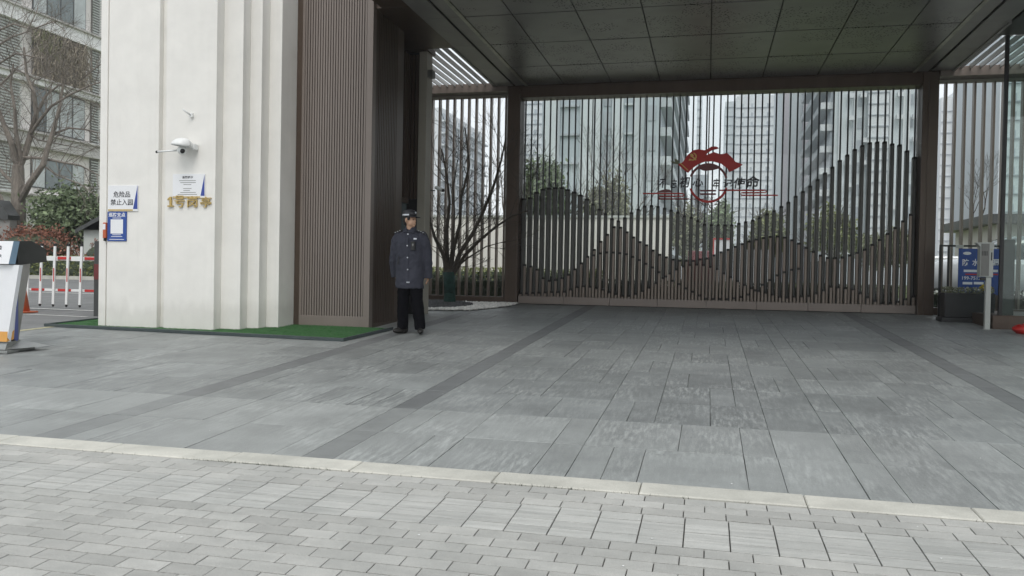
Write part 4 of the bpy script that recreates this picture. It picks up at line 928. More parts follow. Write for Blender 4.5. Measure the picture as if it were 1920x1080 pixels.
CR = Thing('parked_car', (9.6, 20.0, gz(20)), 'white parked car seen through the glass booth', 'car')
bx, by, z0 = atY(1935, 580, 20.0)[0], 20.0, gz(20)
CR.part('body', MB().loft([(bx, by, z0+.25, 2.1, .85), (bx, by, z0+.5, 2.2, .9), (bx, by, z0+.8, 2.15, .88), (bx+.1, by, z0+.92, 2.0, .84)], 24, 5), m_carp, smooth=True)
CR.part('cabin', MB().loft([(bx+.1, by, z0+.9, 1.35, .8), (bx+.15, by, z0+1.35, .9, .66), (bx+.15, by, z0+1.42, .75, .6)], 24, 5), m_pane, smooth=True)
for sx in (-1.3, 1.3):
    for sy in (-.86, .86):
        wl = CR.part('wheel', MB().tube((bx+sx, by+sy-.09, z0+.31), (bx+sx, by+sy+.09, z0+.31), .31, .31, 20), m_rub)
        CR.part('rim', MB().tube((bx+sx, by+sy-.1, z0+.31), (bx+sx, by+sy+.1, z0+.31), .19, .19, 14), m_steel, parent=wl)

# ------------------------------------------------------------------ left greenery
def hedge(name, label, cat, box, n, s, m, clump=0, shape='box', seed=1, core=True, stem=False):
    T = Thing(name, ((box[0]+box[1])/2, (box[2]+box[3])/2, box[4]), label, cat)
    leafobj(T, 'foliage', leaves(n, box, s, shape, seed=seed, clump=clump), m)
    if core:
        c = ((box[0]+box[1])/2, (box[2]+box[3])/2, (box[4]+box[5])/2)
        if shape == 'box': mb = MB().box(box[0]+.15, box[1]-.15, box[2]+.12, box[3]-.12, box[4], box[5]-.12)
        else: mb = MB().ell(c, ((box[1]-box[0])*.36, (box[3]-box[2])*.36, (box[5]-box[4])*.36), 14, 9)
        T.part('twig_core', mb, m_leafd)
    return T
hedge('low_hedge', 'low clipped yellow green hedge behind the boom barrier', 'hedge', (-34, -14.2, 20.8, 22.0, .93, 1.62), 26000, .055, m_leafy, seed=2)
hedge('red_shrub', 'rounded red tipped shrub left of the registration podium top', 'shrub', (-23.0, -19.6, 21.6, 23.4, 1.1, 2.55), 8000, .05, m_leafr, shape='ell', seed=3, clump=60)
hedge('red_shrub', 'small rounded red tipped shrub near the shed roof', 'shrub', (-19.0, -17.2, 21.3, 22.6, 1.1, 2.15), 4500, .045, m_leafr, shape='ell', seed=4, clump=40)
T = Thing('evergreen_bush', (-20.3, 24.3, gz(22)), 'broad evergreen bush with bare stems in front of the apartment block', 'bush')
leafobj(T, 'foliage', leaves(9000, (-23.3, -18.9, 23.2, 25.6, 1.75, 4.3), .085, clump=46, seed=5), m_leaf)
mb = MB()
for i in range(16):
    x = -21.4+.2*i*.8; mb.tube((x*.3-20.6*.7, 24.3, .95), (x, 24.3+rnd.uniform(-.4, .4), 2.7), .03, .015, 5)
T.part('stems', mb, m_bark)
T = Thing('evergreen_bush', (-17.5, 25, gz(22)), 'darker evergreen bush right behind the shed beside the pier', 'bush')
leafobj(T, 'foliage', leaves(4500, (-20.4, -16.5, 24.2, 26.0, 1.2, 3.3), .08, clump=26, seed=6), m_leaf)

# big bare plane tree
rnd = random.Random(5)
YL = 24.0
BT2 = Thing('plane_tree', P3(34, 500, YL), 'large bare winter tree in front of the apartment block', 'tree')
mb = MB()
limb(mb, [P3(34, 520, YL), P3(33, 440, YL), P3(35, 395, YL), P3(34, 360, YL), P3(34, 315, YL)], .27, .19)
L_ = [([(20, 442), (12, 405), (0, 370), (-20, 340), (-50, 320)], .13), ([(36, 380), (55, 345), (80, 310), (92, 270), (103, 235), (112, 200), (120, 150)], .12),
      ([(34, 318), (48, 285), (58, 250), (68, 215), (64, 175), (50, 140), (45, 90)], .12), ([(33, 312), (22, 270), (8, 235), (-5, 200), (-20, 150)], .12), ([(40, 300), (30, 250), (28, 205), (20, 160), (25, 120)], .08),
      ([(45, 295), (80, 297), (120, 305), (150, 310), (188, 330)], .055), ([(58, 250), (75, 225), (95, 200), (130, 178), (170, 160), (200, 150)], .06), ([(103, 250), (130, 240), (160, 243), (190, 250)], .045),
      ([(68, 215), (85, 180), (110, 160), (150, 150), (190, 120)], .045), ([(34, 350), (10, 330), (-15, 300), (-40, 280)], .08), ([(0, 160), (30, 130), (70, 150), (110, 130)], .04), ([(-10, 60), (25, 45), (60, 55), (100, 40)], .04),
      ([(-20, 130), (30, 100), (80, 110), (120, 95)], .04), ([(-10, 90), (20, 70), (50, 60), (70, 20)], .04), ([(55, 250), (70, 262), (110, 270), (160, 280)], .035), ([(80, 310), (110, 330), (150, 345), (185, 370)], .035)]
for pts, r in L_:
    yy = YL; P = []
    for (x, y) in pts: P.append(P3(x, y, yy)); yy += rnd.uniform(-.35, .3)
    limb(mb, P, r, r*.3, rnd, 3, 1.0, 2, .014, spread=.55, up=.1)
BT2.part('branches', mb, m_bark)

# ------------------------------------------------------------------ left apartment block
AX = -34.0
AB = Thing('apartment_block', (AX, 40, gz(22)), 'pale apartment block with grey louvres and dark framed windows at left', 'building')
AB.part('wall', MB().box(AX-12, AX, 24, 60, .5, 30), m_facade)
st = 3.08; zl = 8.15
for k in range(-1, 8):
    z = zl+st*k*.95 if k < 2 else 13.65+3.0*(k-2)
levels = [(5.0, 7.4), (8.2, 10.6), (11.0, 13.5), (14.3, 17.2), (18.0, 20.4), (21.2, 23.6)]
AB.part('ground_storey', MB().box(AX, AX+.08, 24, 60, .5, 4.86), m_facg)
for k, (a, b) in enumerate(levels):
    nb_ = levels[k-1][1] if k else 4.86
    AB.part('band', MB().box(AX, AX+.35, 24, 60, nb_, a), m_facg if k == 1 else m_facw, b=.02)
    AB.part('ledge', MB().box(AX, AX+.5, 24, 60, a-.12, a-.02), m_facg, b=.01)
    for c in range(7):
        y0 = 27.2+4.6*c-.0
        if y0 > 56: continue
        # window
        wy0, wy1 = y0+3.95-.0, y0+3.95
        yA, yB = y0-.0, y0+0
    for yA, yB, kind in [(24.5, 26.8, 'w'), (27.2, 30.3, 'w'), (31.0, 31.6, 's'), (32.6, 34.9, 's2'), (35.65, 39.35, 'v' if k == 2 else 'w'), (39.8, 40.45, 's'), (41.2, 44.8, 'w'), (46, 46.6, 's'), (47.5, 51, 'w'), (52.5, 56, 'w')]:
        if kind == 'w':
            hgt = (a+.1, b-.05) if k != 0 else (5.35, 6.9)
            f = AB.part('window', MB().box(AX, AX+.06, yA, yB, hgt[0], hgt[1]), m_frame)
            n = 4
            for i in range(n):
                p0 = yA+(yB-yA)/n*i+.05; p1 = yA+(yB-yA)/n*(i+1)-.05
                AB.part('pane', MB().box(AX+.062, AX+.075, p0, p1, hgt[0]+.06, hgt[1]-.06), m_curt if (i+k) % 3 == 0 or k == 1 and i % 2 else m_pane, parent=f)
        elif kind in ('s', 's2'):
            mb = MB().box(AX, AX+.03, yA, yB, a, b)
            zz_ = a+.05
            while zz_ < b-.08:
                mb.add([(AX+.03, yA, zz_+.06), (AX+.03, yB, zz_+.06), (AX+.12, yB, zz_), (AX+.12, yA, zz_)], [(0, 1, 2, 3)]); zz_ += .145
            AB.part('louvre_shutter', mb, m_shut if kind == 's' else m_facg)
            mb = MB(); zz_ = a+.05
            while zz_ < b-.08: mb.box(AX+.11, AX+.14, yA, yB, zz_-.03, zz_+.035); zz_ += .145
            AB.part('shutter_slats', mb, m_lgrey, stuff=True)
        else:
            AB.part('balcony_recess', MB().box(AX, AX+.05, yA, yB, a, b), m_shut)
# dry vines hanging on the balcony
VN = Thing('hanging_vine', (AX+.3, 37.4, 11.0), 'dry brown climbing vine covering a balcony of the left block', 'vine')
mb = MB(); mg = MB()
for _ in range(1700):
    y = rnd.uniform(35.6, 39.3); z = rnd.uniform(11.1, 13.6); L0 = rnd.uniform(.25, .8); d = Vector((rnd.uniform(-.1, .2), rnd.uniform(-.7, .7), -1)).normalized(); p = Vector((AX+rnd.uniform(.1, .45), y, z))
    t_ = mg if (y < 37.2 and z > 12.5 and rnd.random() < .6) else mb
    for s_ in range(3):
        q = p+d*L0/3; q.z = max(q.z, 10.9); t_.tube(p, q, .018, .012, 3, cap=False); d = (d+Vector((0, rnd.gauss(0, .3), rnd.gauss(0, .3)))).normalized(); p = q
VN.part('stems', mb, m_vine, stuff=True); VN.part('green_stems', mg, m_vineg, stuff=True)
# dark store front at far left edge
SF = Thing('dark_awning', (-24.9, 23.5, 1.5), 'dark grey awning structure at the left edge behind the tree', 'awning')
a = atY(0, 375, 23.0); b = atY(18, 412, 23.0)
SF.part('panel', MB().prism([(a[0]-3, a[2]), (a[0], a[2]), (b[0]+.02, b[2]+.15), (b[0]+.02, b[2]), (a[0]-3, b[2])], (22.9, 23.4), 'y'), m_dgrey)
SF.part('side_wall', MB().box(a[0]-3, b[0], 23.0, 23.3, .98, b[2]), m_shut)

# ------------------------------------------------------------------ behind the gate
GW = Thing('garden_wall', (-6, 25, gz(22)), 'long pale garden wall behind the left fence and gate', 'wall')
xw1 = atY(1258, 450, 25)[0]
xx = -14.0
while xx < xw1-.01:
    x2 = min(xx+1.15, xw1); GW.part('panel', MB().box(xx+.006, x2-.006, 25, 25.2, .9, 3.08), m_wall); xx = x2
GW.part('coping', MB().box(-14, xw1+.03, 24.95, 25.25, 3.082, 3.15), m_lgrey)
hedge('low_hedge', 'yellow green strip hedge at the foot of the garden wall', 'hedge', (-14, -3.0, 23.6, 24.4, .95, 1.5), 9000, .05, m_leafy, seed=12)
hedge('low_hedge', 'dark low hedge right behind the left slat fence', 'hedge', (-7.5, -3.2, 17.0, 17.7, .75, 1.28), 8000, .03, m_leafd, seed=13)
hedge('low_hedge', 'dark low hedge right behind the tube gate', 'hedge', (-3.6, 3.6, 17.0, 17.7, .75, 1.24), 12000, .032, m_leafd, seed=14)
hedge('low_hedge', 'low hedge behind the right slat fence', 'hedge', (3.8, 8.5, 17.0, 17.7, .75, 1.2), 5000, .03, m_leafd, seed=15)
def tree(name, label, x, y, z0, z1, rx, m, n, s, seed, clump=40, trunkr=.12, cz0=.35):
    T = Thing(name, (x, y, z0), label, 'tree')
    zc = z0+(z1-z0)*cz0
    leafobj(T, 'crown', leaves(n, (x-rx, x+rx, y-rx, y+rx, zc, z1), s, clump=clump, seed=seed), m)
    mb = MB(); r_ = random.Random(seed); top = (x, y, zc+(z1-zc)*.4)
    limb(mb, [(x, y, z0), (x+.05, y, (z0+zc)/2), top], trunkr, trunkr*.5)
    for i in range(7): grow(mb, top if i % 2 else (x, y, zc), (r_.uniform(-1, 1), r_.uniform(-1, 1), 1), (z1-zc)*.4, trunkr*.4, 2, r_)
    T.part('trunk', mb, m_bark2); return T
def tx(px, py, Y): return atY(px, py, Y)
def ptree(name, label, px0, px1, ptop, Y, m, n, s, seed, **k):
    a = tx(px0, ptop, Y); b = tx(px1, ptop, Y); return tree(name, label, (a[0]+b[0])/2, Y, gz(22), a[2], (b[0]-a[0])/2*1.12, m, n, s, seed, **k)
ptree('evergreen_tree', 'round evergreen tree behind the left end of the gate', 985, 1060, 282, 27, m_leaf, 7000, .08, 21)
ptree('garden_tree', 'olive green small tree behind the gate near its left third', 1098, 1132, 345, 30, m_leafo, 2500, .08, 22)
ptree('garden_tree', 'yellowish small tree above the garden wall', 1132, 1178, 330, 30, m_leafo, 3500, .08, 23)
ptree('garden_tree', 'leafy tree behind the gate just left of the ring emblem', 1262, 1312, 385, 28, m_leafo, 3500, .07, 24)
ptree('evergreen_tree', 'dark green tree behind the gate below the ring emblem', 1315, 1375, 378, 32, m_leaf, 5000, .08, 25)
ptree('willow_tree', 'pale green tree behind the gate right of centre', 1405, 1470, 398, 40, m_leafy, 5000, .1, 26)
ptree('willow_tree', 'pale green tree behind the right dip of the gate', 1525, 1605, 385, 40, m_leafy, 6000, .1, 27)
ptree('garden_tree', 'small green tree behind the gate near the right post', 1610, 1720, 430, 42, m_leafo, 5000, .1, 28)
# bare trees inside
rnd = random.Random(9)
for px, pt, Y, lab in [(1180, 300, 33, 'thin bare tree leaning behind the gate left of the emblem'), (1085, 240, 36, 'slender bare tree behind the left third of the gate'), (1800, 330, 28, 'bare tree behind the right slat fence'), (945, 250, 30, 'bare tree behind the left slat fence')]:
    a = tx(px, 520, Y); t_ = tx(px, pt, Y); T = Thing('bare_tree', (a[0], Y, gz(22)), lab, 'tree'); mb = MB()
    h = t_[2]-gz(22); grow(mb, (a[0], Y, gz(22)), (.05, 0, 1), h*.42, .07, 4, rnd, up=.5, spread=.42); T.part('branches', mb, m_bark2)
# notice boards inside
NB = Thing('notice_board', tuple(tx(1354, 530, 21)), 'white notice board with red frame behind the gate', 'notice board')
a = tx(1337, 447, 21); b = tx(1371, 530, 21)
NB.part('panel', MB().box(a[0]+.03, b[0]-.03, 21, 21.04, b[2], a[2]-.03), m_wboard)
NB.part('frame', MB().box(a[0], b[0], 20.98, 21.05, a[2]-.03, a[2]+.01).box(a[0], a[0]+.03, 20.98, 21.05, .98, a[2]-.03).box(b[0]-.03, b[0], 20.98, 21.05, .98, a[2]-.03), m_redp)
for i in range(6): NB.part('print_mark', MB().box(a[0]+.08, a[0]+.12, 20.992, 21, a[2]-.12-.07*i, a[2]-.085-.07*i), m_ink)
for i, (p, q, t) in enumerate([(1380, 1400, 468), (1403, 1424, 468), (1427, 1446, 468)]):
    a = tx(p, t, 21.5); b = tx(q, 530, 21.5)
    solo('display_board', MB().box(a[0], b[0], 21.5, 21.53, .985, a[2]), m_wboard, (a[0], 21.5, .98), ['white display panel nearest the red framed notice board', 'middle white display panel of the row behind the gate', 'white display panel farthest from the notice board'][i], 'display board', 'white display boards behind the gate', b=.004)
a = tx(1290, 490, 23); b = tx(1335, 530, 23)
solo('red_kiosk', MB().box(a[0], b[0], 23, 24, .98, tx(1300, 470, 23)[2]), m_redd, (a[0], 23, .98), 'low dull red cabinet behind the middle of the gate', 'cabinet', b=.02)
# right side background: grey porch
PR = Thing('grey_porch', (tx(1900, 500, 24)[0], 24, gz(22)), 'low brown grey porch building behind the right fence', 'building')
a = tx(1852, 405, 24)
PR.part('wall', MB().box(a[0]+.3, a[0]+9, 24.3, 28, .98, a[2]-.2), m_facg)
PR.part('roof', MB().box(a[0], a[0]+9.5, 23.9, 28.5, a[2]-.2, a[2]+.05), m_dgrey)
a2 = tx(1770, 480, 22.5); b2 = tx(1800, 540, 22.5)
solo('white_van', MB().box(a2[0]-.3, b2[0]+.1, 22.5, 24, 1.0, a2[2]), m_carp, (a2[0], 22.5, .98), 'white box body parked behind the right slat fence', 'van', b=.05)

# towers
def tower(label, x0, x1, y0, y1, h, m, storey, parts, cat='building'):
    T = Thing('apartment_tower', ((x0+x1)/2, y0, gz(22)), label, cat); T.part('wall', MB().box(x0, x1, y0, y1, 0, h), m)
    for (kind, a, b, face, pm_) in parts:
        z = 4.0; i = 0
        while z < h-2:
            if kind == 'win':   # window punched on the front
                o = T.part('window', MB().box(a, b, y0-.12, y0+.02, z, z+storey*.48), pm_)
            elif kind == 'tall':
                o = T.part('window', MB().box(a, b, y0-.12, y0+.02, z, z+storey*.8), pm_ if i % 2 else m_tline)
            elif kind == 'slab':
                T.part('floor_band', MB().box(a, b, y0-.35, y0+.02, z, z+storey*.07), pm_)
            elif kind == 'rslab':   # on a side face: a = x plane, sign b
                T.part('balcony_slab', MB().box(min(a, a+b), max(a, a+b), y0+1, y1-1, z, z+storey*.3), pm_)
                T.part('window_strip', MB().box(min(a, a+b*.2), max(a, a+b*.2), y0+1, y1-1, z+storey*.3, z+storey*.92), m_twin)
            z += storey; i += 1
    for s_ in [p for p in parts if p[0] == 'never']: pass
    return T
X = lambda px, Y: float(atY(px, 300, Y)[0])
Y = 86; t1 = tower('large blue grey tower behind the left half of the gate', X(1015, Y), X(1232, Y), Y, Y+75, 52, m_tower, 3.0,
      [('tall', X(1131, Y), X(1144, Y), 0, m_twin), ('slab', X(1048, Y), X(1085, Y), 0, m_tline), ('slab', X(1170, Y), X(1185, Y), 0, m_towerl), ('rslab', X(1232, Y), 1.3, 0, m_towerl)])
for px0, px1, m_ in [(1020, 1046, m_towerl), (1088, 1128, m_towerl), (1147, 1168, m_towerl), (1186, 1228, m_towerl), (1046, 1050, m_tline), (1110, 1112, m_tline), (1208, 1210, m_tline)]:
    t1.part('pilaster', MB().box(X(px0, Y), X(px1, Y), Y-.5, Y, 0, 52), m_)
t1.part('corner_bay', MB().box(X(1212, Y), X(1226, Y)+.6, Y-2.2, Y-.5, 0, 52), m_tower)
z = 5
while z < 50:
    t1.part('bay_window', MB().box(X(1213, Y)+.2, X(1226, Y)+.3, Y-2.3, Y-2.2, z, z+1.5), m_twin); z += 3
Y = 240; tower('slim white tower at the left end of the gate', X(975, Y), X(1030, Y), Y, Y+20, 66, m_towerw, 3.0, [('slab', X(975, Y), X(1030, Y), 0, m_tline), ('win', X(1000, Y), X(1005, Y), 0, m_twin)])
Y = 280; t3 = tower('tall white blue tower to the right of the flag emblem', X(1378, Y), X(1449, Y), Y, Y+25, 61, m_towerw, 2.95, [('slab', X(1378, Y), X(1449, Y), 0, m_tline), ('win', X(1406, Y), X(1410, Y), 0, m_twin), ('win', X(1436, Y), X(1443, Y), 0, m_twin), ('win', X(1388, Y), X(1392, Y), 0, m_tline)])
t3.part('side_wing', MB().box(X(1358, Y), X(1378, Y), Y+3, Y+25, 0, 60), m_towerl)
t3.part('roof_crown', MB().box(X(1385, Y), X(1440, Y), Y+4, Y+20, 61, 63.5), m_towerl)
Y = 300; tower('thin far tower seen in the gap left of the flag', X(1305, Y), X(1314, Y), Y, Y+15, 72, m_towerl, 3.0, [('slab', X(1305, Y), X(1314, Y), 0, m_tline)])
Y = 300; tower('short blue grey tower seen inside the ring emblem', X(1296, Y), X(1330, Y), Y, Y+15, 38, m_tower, 3.0, [('slab', X(1305, Y), X(1325, Y), 0, m_tline)])
Y = 165; t4 = tower('pinkish tower with ledges right of the gap', X(1467, Y), X(1545, Y), Y, Y+25, 60, m_towerl, 3.0, [('slab', X(1502, Y), X(1545, Y), 0, m_tline), ('win', X(1512, Y), X(1520, Y), 0, m_twin)])
t4.part('brick_bay', MB().box(X(1503, Y), X(1530, Y), Y-1, Y, 0, 60), m_towerp)
t4.part('pilaster', MB().box(X(1467, Y), X(1476, Y), Y-1, Y, 0, 60), m_towerp)
Y = 120; t5 = tower('pale tower with glazed balconies behind the right part of the gate', X(1562, Y), X(1722, Y), Y, Y+28, 50, m_towerl, 3.0, [('slab', X(1624, Y), X(1660, Y), 0, m_tline), ('win', X(1606, Y), X(1617, Y), 0, m_twin), ('win', X(1704, Y), X(1709, Y), 0, m_twin), ('rslab', X(1562, Y), -1.6, 0, m_towerw)])
t5.part('bay', MB().box(X(1623, Y), X(1661, Y), Y-1.2, Y-.36, 0, 50), m_towerw)
z = 4.0
while z < 50: t5.part('bay_line', MB().box(X(1623, Y)-.1, X(1661, Y)+.1, Y-1.35, Y-1.2, z, z+.16), m_tline); z += 1.5
for px in (1570, 1598, 1665, 1690, 1700): t5.part('pilaster', MB().box(X(px, Y), X(px+3, Y), Y-.4, Y, 0, 50), m_towerw)
Y = 250; t6 = tower('white gridded tower behind the right slat fence', X(1790, Y), X(1862, Y), Y, Y+25, 54.5, m_towerw, 3.0, [('slab', X(1790, Y), X(1862, Y), 0, m_tline), ('win', X(1812, Y), X(1818, Y), 0, m_tline), ('win', X(1852, Y), X(1858, Y), 0, m_twin)])
t6.part('side_wing', MB().box(X(1766, Y), X(1790, Y), Y+2, Y+25, 0, 53), m_towerw)
Y = 150; tower('pale tower behind the glass booth', X(1872, Y), X(1960, Y), Y, Y+25, 60, m_towerl, 3.0, [('slab', X(1880, Y), X(1960, Y), 0, m_tline), ('win', X(1893, Y), X(1903, Y), 0, m_twin)])
def lines(T_, x0, x1, y, h, step=3.0):
    z = 4.0; mb = MB()
    while z < h-1: mb.box(x0, x1, y-.3, y, z, z+.22); z += step
    T_.part('ledge_lines', mb, m_tline, stuff=True)
lines(t6, X(1766, 250), X(1790, 250), 252, 53); lines(t3, X(1358, 280), X(1378, 280), 283, 60)
ra = random.Random(3)
for (T_, y, cols, h, st_) in ((t5, 119.6, [1584, 1612, 1675, 1712], 48, 3.0),):
    for c_ in cols:
        z = 5.0
        while z < h:
            if ra.random() < .7:
                xa = X(c_, y)+ra.uniform(-.3, .3); T_.part('ac_unit', MB().box(xa, xa+.8, y-.75, y-.05, z, z+.6), m_towerw)
            z += st_
# left tower seen through the side fence, its long face turned to the drive
XT = -66.0; T = Thing('apartment_tower', (XT-8, 200, gz(22)), 'white balconied tower behind the left slat fence', 'building')
ya, yb = atX(826, 300, XT)[1], atX(908, 300, XT)[1]
T.part('wall', MB().box(XT-16, XT, ya, yb, 0, 43), m_towerw)
z = 4
while z < 42:
    n = 9
    for i in range(n):
        y0_ = ya+(yb-ya)/n*(i+.15); y1_ = ya+(yb-ya)/n*(i+.6); T.part('window', MB().box(XT, XT+.3, y0_, y1_, z, z+1.7), m_twin)
    T.part('floor_band', MB().box(XT, XT+1.2, ya, yb, z-.5, z-.1), m_towerl); z += 3.0

# ------------------------------------------------------------------ the guard
GX, GYY, GZ = -3.93, 10.55, gz(10.55)+.003
PE = Thing('person', (GX, GYY, GZ), 'guard in navy jacket, black trousers and peaked cap looking to the right', 'person')
def remesh_part(name, mb, m, vox, parent=None, smooth_it=4, T=PE):
    me = mkmesh(name, mb, m); o = link(name+'_tmp', me)
    md = o.modifiers.new('r', 'REMESH'); md.mode = 'VOXEL'; md.voxel_size = vox
    s_ = o.modifiers.new('s', 'SMOOTH'); s_.iterations = smooth_it; s_.factor = .5
    dg = bpy.context.evaluated_depsgraph_get(); me2 = bpy.data.meshes.new_from_object(o.evaluated_get(dg)); me2.name = name
    bpy.data.objects.remove(o); me2.materials.clear(); me2.materials.append(m); me2.polygons.foreach_set('use_smooth', [True]*len(me2.polygons))
    ob = link(name, me2, (0, 0, 0), parent or T.o); return ob
def rotz(mb, ang, c=(0, 0)):
    a = math.radians(ang); mb.v = [((v[0]-c[0])*math.cos(a)-(v[1]-c[1])*math.sin(a)+c[0], (v[0]-c[0])*math.sin(a)+(v[1]-c[1])*math.cos(a)+c[1], v[2]) for v in mb.v]; return mb
# body: head (built facing -Y then turned), neck, trunk, arms, hands, legs as one surface
head = MB()
hc = (0, 0, 1.545)
head.ell((0, .012, 1.565), (.074, .092, .098), 24, 18)          # skull
head.ell((0, -.028, 1.515), (.058, .062, .078), 20, 14)         # face
head.ell((0, -.062, 1.462), (.026, .024, .02), 12, 8)           # chin
head.ell((.036, -.03, 1.488), (.026, .045, .03), 12, 8); head.ell((-.036, -.03, 1.488), (.026, .045, .03), 12, 8)  # jaw
head.add([(-.006, -.082, 1.555), (.006, -.082, 1.555), (.015, -.088, 1.515), (-.015, -.088, 1.515), (0, -.113, 1.518), (0, -.07, 1.53)], [(0, 1, 4), (1, 2, 4), (2, 3, 4), (3, 0, 4), (0, 3, 5), (3, 2, 5), (2, 1, 5), (1, 0, 5)])
head.ell((0, -.085, 1.493), (.022, .012, .005), 12, 6); head.ell((0, -.083, 1.484), (.019, .012, .006), 12, 6)   # lips
head.ell((.028, -.078, 1.557), (.02, .012, .006), 10, 6); head.ell((-.028, -.078, 1.557), (.02, .012, .006), 10, 6)  # brow
for s_ in (-1, 1): head.ell((s_*.079, .012, 1.533), (.009, .019, .031), 10, 8)
rotz(head, 72)
head.v = [(v[0]+.0, v[1], v[2]) for v in head.v]
body = MB(); body.v = list(head.v); body.f = list(head.f)
body.tube((0, .02, 1.33), (.004, .008, 1.50), .062, .055, 16)
body.loft([(0, .02, .82, .15, .10), (0, .02, 1.0, .14, .10), (0, .02, 1.2, .165, .105), (0, .02, 1.33, .15, .08), (0, .02, 1.37, .07, .06)], 20)
def hand(mb, w_, dirn, s_):
    # palm with four unequal bent fingers and a thumb, hanging down
    x, y, z = w_
    mb.ell((x, y, z-.04), (.018, .038, .048), 12, 8)
    for i, (dy, L0) in enumerate([(-.027, .068), (-.009, .076), (.009, .071), (.026, .056)]):
        p = Vector((x, y+dy, z-.075)); q = p+Vector((-s_*.008, 0, -L0*.5)); r = q+Vector((-s_*.018, -.004, -L0*.42))
        mb.tube(p, q, .0095, .009, 8); mb.tube(q, r, .009, .0075, 8); mb.ell(q, (.0095,)*3, 8, 6); mb.ell(r, (.0075,)*3, 8, 6)
    p = Vector((x-s_*.004, y-.032, z-.03)); q = p+Vector((-s_*.012, -.022, -.028)); r = q+Vector((-s_*.01, -.008, -.026))
    mb.tube(p, q, .012, .010, 8); mb.tube(q, r, .010, .008, 8); mb.ell(q, (.0105,)*3, 8, 6); mb.ell(r, (.008,)*3, 8, 6)
WR = {-1: (-.240, .125, .81), 1: (.236, .13, .81)}
for s_ in (-1, 1):
    sh = Vector((s_*.18, .02, 1.32)); el = Vector((s_*.245, .04, 1.04)); wr = Vector(WR[s_])
    body.tube(sh, el, .05, .042, 12); body.tube(el, wr, .04, .027, 12); hand(body, (wr.x, wr.y, wr.z+.01), 0, s_)
    hp = Vector((s_*.075+.01, .02, .86)); kn = Vector((-.085 if s_ < 0 else .125, .0, .46)); an = Vector((-.095 if s_ < 0 else .175, .02, .09))
    body.tube(hp, kn, .085, .058, 14); body.tube(kn, an, .056, .035, 12); body.ell((an.x, an.y-.01, .07), (.028, .05, .03), 12, 8)
bo = remesh_part('body', body, m_skin, .0065, smooth_it=3)
# eyes
ey = MB(); ey.ell((.029, -.083, 1.54), (.012, .006, .005), 10, 6); ey.ell((-.029, -.083, 1.54), (.012, .006, .005), 10, 6); rotz(ey, 72)
link('eyes', mkmesh('eyes', ey, m_hair), (0, 0, 0), bo)
# hair
hr = MB(); hr.ell((0, .026, 1.575), (.080, .09, .088), 20, 14); hr.ell((0, .055, 1.53), (.066, .058, .075), 16, 12)
for s_ in (-1, 1): hr.ell((s_*.070, -.028, 1.565), (.012, .026, .036), 10, 8)
rotz(hr, 72); remesh_part('hair', hr, m_hair, .007, bo)
# cap
cp = MB(); cp.loft([(0, .012, 1.585, .088, .106), (0, .012, 1.625, .090, .108), (0, .015, 1.65, .084, .10), (0, .018, 1.672, .066, .08), (0, .02, 1.683, .03, .035)], 26)
rotz(cp, 72); cap = link('cap', mkmesh('cap', cp, m_ink, smooth=True), (0, 0, 0), PE.o)
br = MB(); n = 14; vs = []
for j in range(4):
    for i in range(n+1):
        a_ = math.radians(200+140*i/n); R_ = .092+.062*j/3*math.sin(math.pi*i/n)**.6; vs.append((R_*math.cos(a_), .012+(R_+.014)*math.sin(a_), 1.592-.012*j/3*1.3))
br.add(vs, [(j*(n+1)+i, j*(n+1)+i+1, (j+1)*(n+1)+i+1, (j+1)*(n+1)+i) for j in range(3) for i in range(n)])
rotz(br, 72); v_ = link('visor', mkmesh('visor', br, m_ink, smooth=True), (0, 0, 0), cap); q_ = v_.modifiers.new('s', 'SOLIDIFY'); q_.thickness = .006
bd = MB(); vs = []
for i in range(15):
    a_ = math.radians(-25+235*i/14+0)
    for z in (1.596, 1.616): vs.append((.0925*math.cos(a_), .012+.1105*math.sin(a_), z))
bd.add(vs, [(2*i, 2*i+2, 2*i+3, 2*i+1) for i in range(14)]); rotz(bd, 72); link('cap_band', mkmesh('cap_band', bd, m_silver, fix=False), (0, 0, 0), cap)
cb = MB().ell((0, -.098, 1.637), (.016, .006, .014), 10, 8); rotz(cb, 72); link('cap_badge', mkmesh('cap_badge', cb, m_silver), (0, 0, 0), cap)
# jacket
jk = MB()
jk.loft([(.0, .02, .615, .200, .135), (.0, .02, .66, .204, .140), (.0, .02, .80, .203, .142), (0, .02, .98, .200, .140), (0, .02, 1.12, .205, .14), (0, .022, 1.24, .208, .135), (0, .025, 1.31, .198, .118), (0, .028, 1.355, .165, .095), (0, .028, 1.39, .105, .078), (0, .026, 1.415, .075, .072)], 28, 2.4)
for s_ in (-1, 1):
    pts = [(.172, .03, 1.315, .078), (.212, .032, 1.24, .078), (.235, .04, 1.12, .074), (.252, .05, 1.0, .070), (.256, .068, .88, .063), (.250, .095, .765, .058)]
    for (a, b) in zip(pts[:-1], pts[1:]): jk.tube((s_*a[0], a[1], a[2]), (s_*b[0], b[1], b[2]), a[3], b[3], 16); jk.ell((s_*a[0], a[1], a[2]), (a[3],)*3, 14, 10)
    jk.v = jk.v
jacket = remesh_part('jacket', jk, m_jack, .010, smooth_it=3)
tx_ = bpy.data.textures.new('folds', 'CLOUDS'); tx_.noise_scale = .075; tx_.noise_depth = 1
def folds(o, s):
    d_ = o.modifiers.new('folds', 'DISPLACE'); d_.texture = tx_; d_.strength = s; d_.mid_level = .5; d_.texture_coords = 'LOCAL'
folds(jacket, .022)
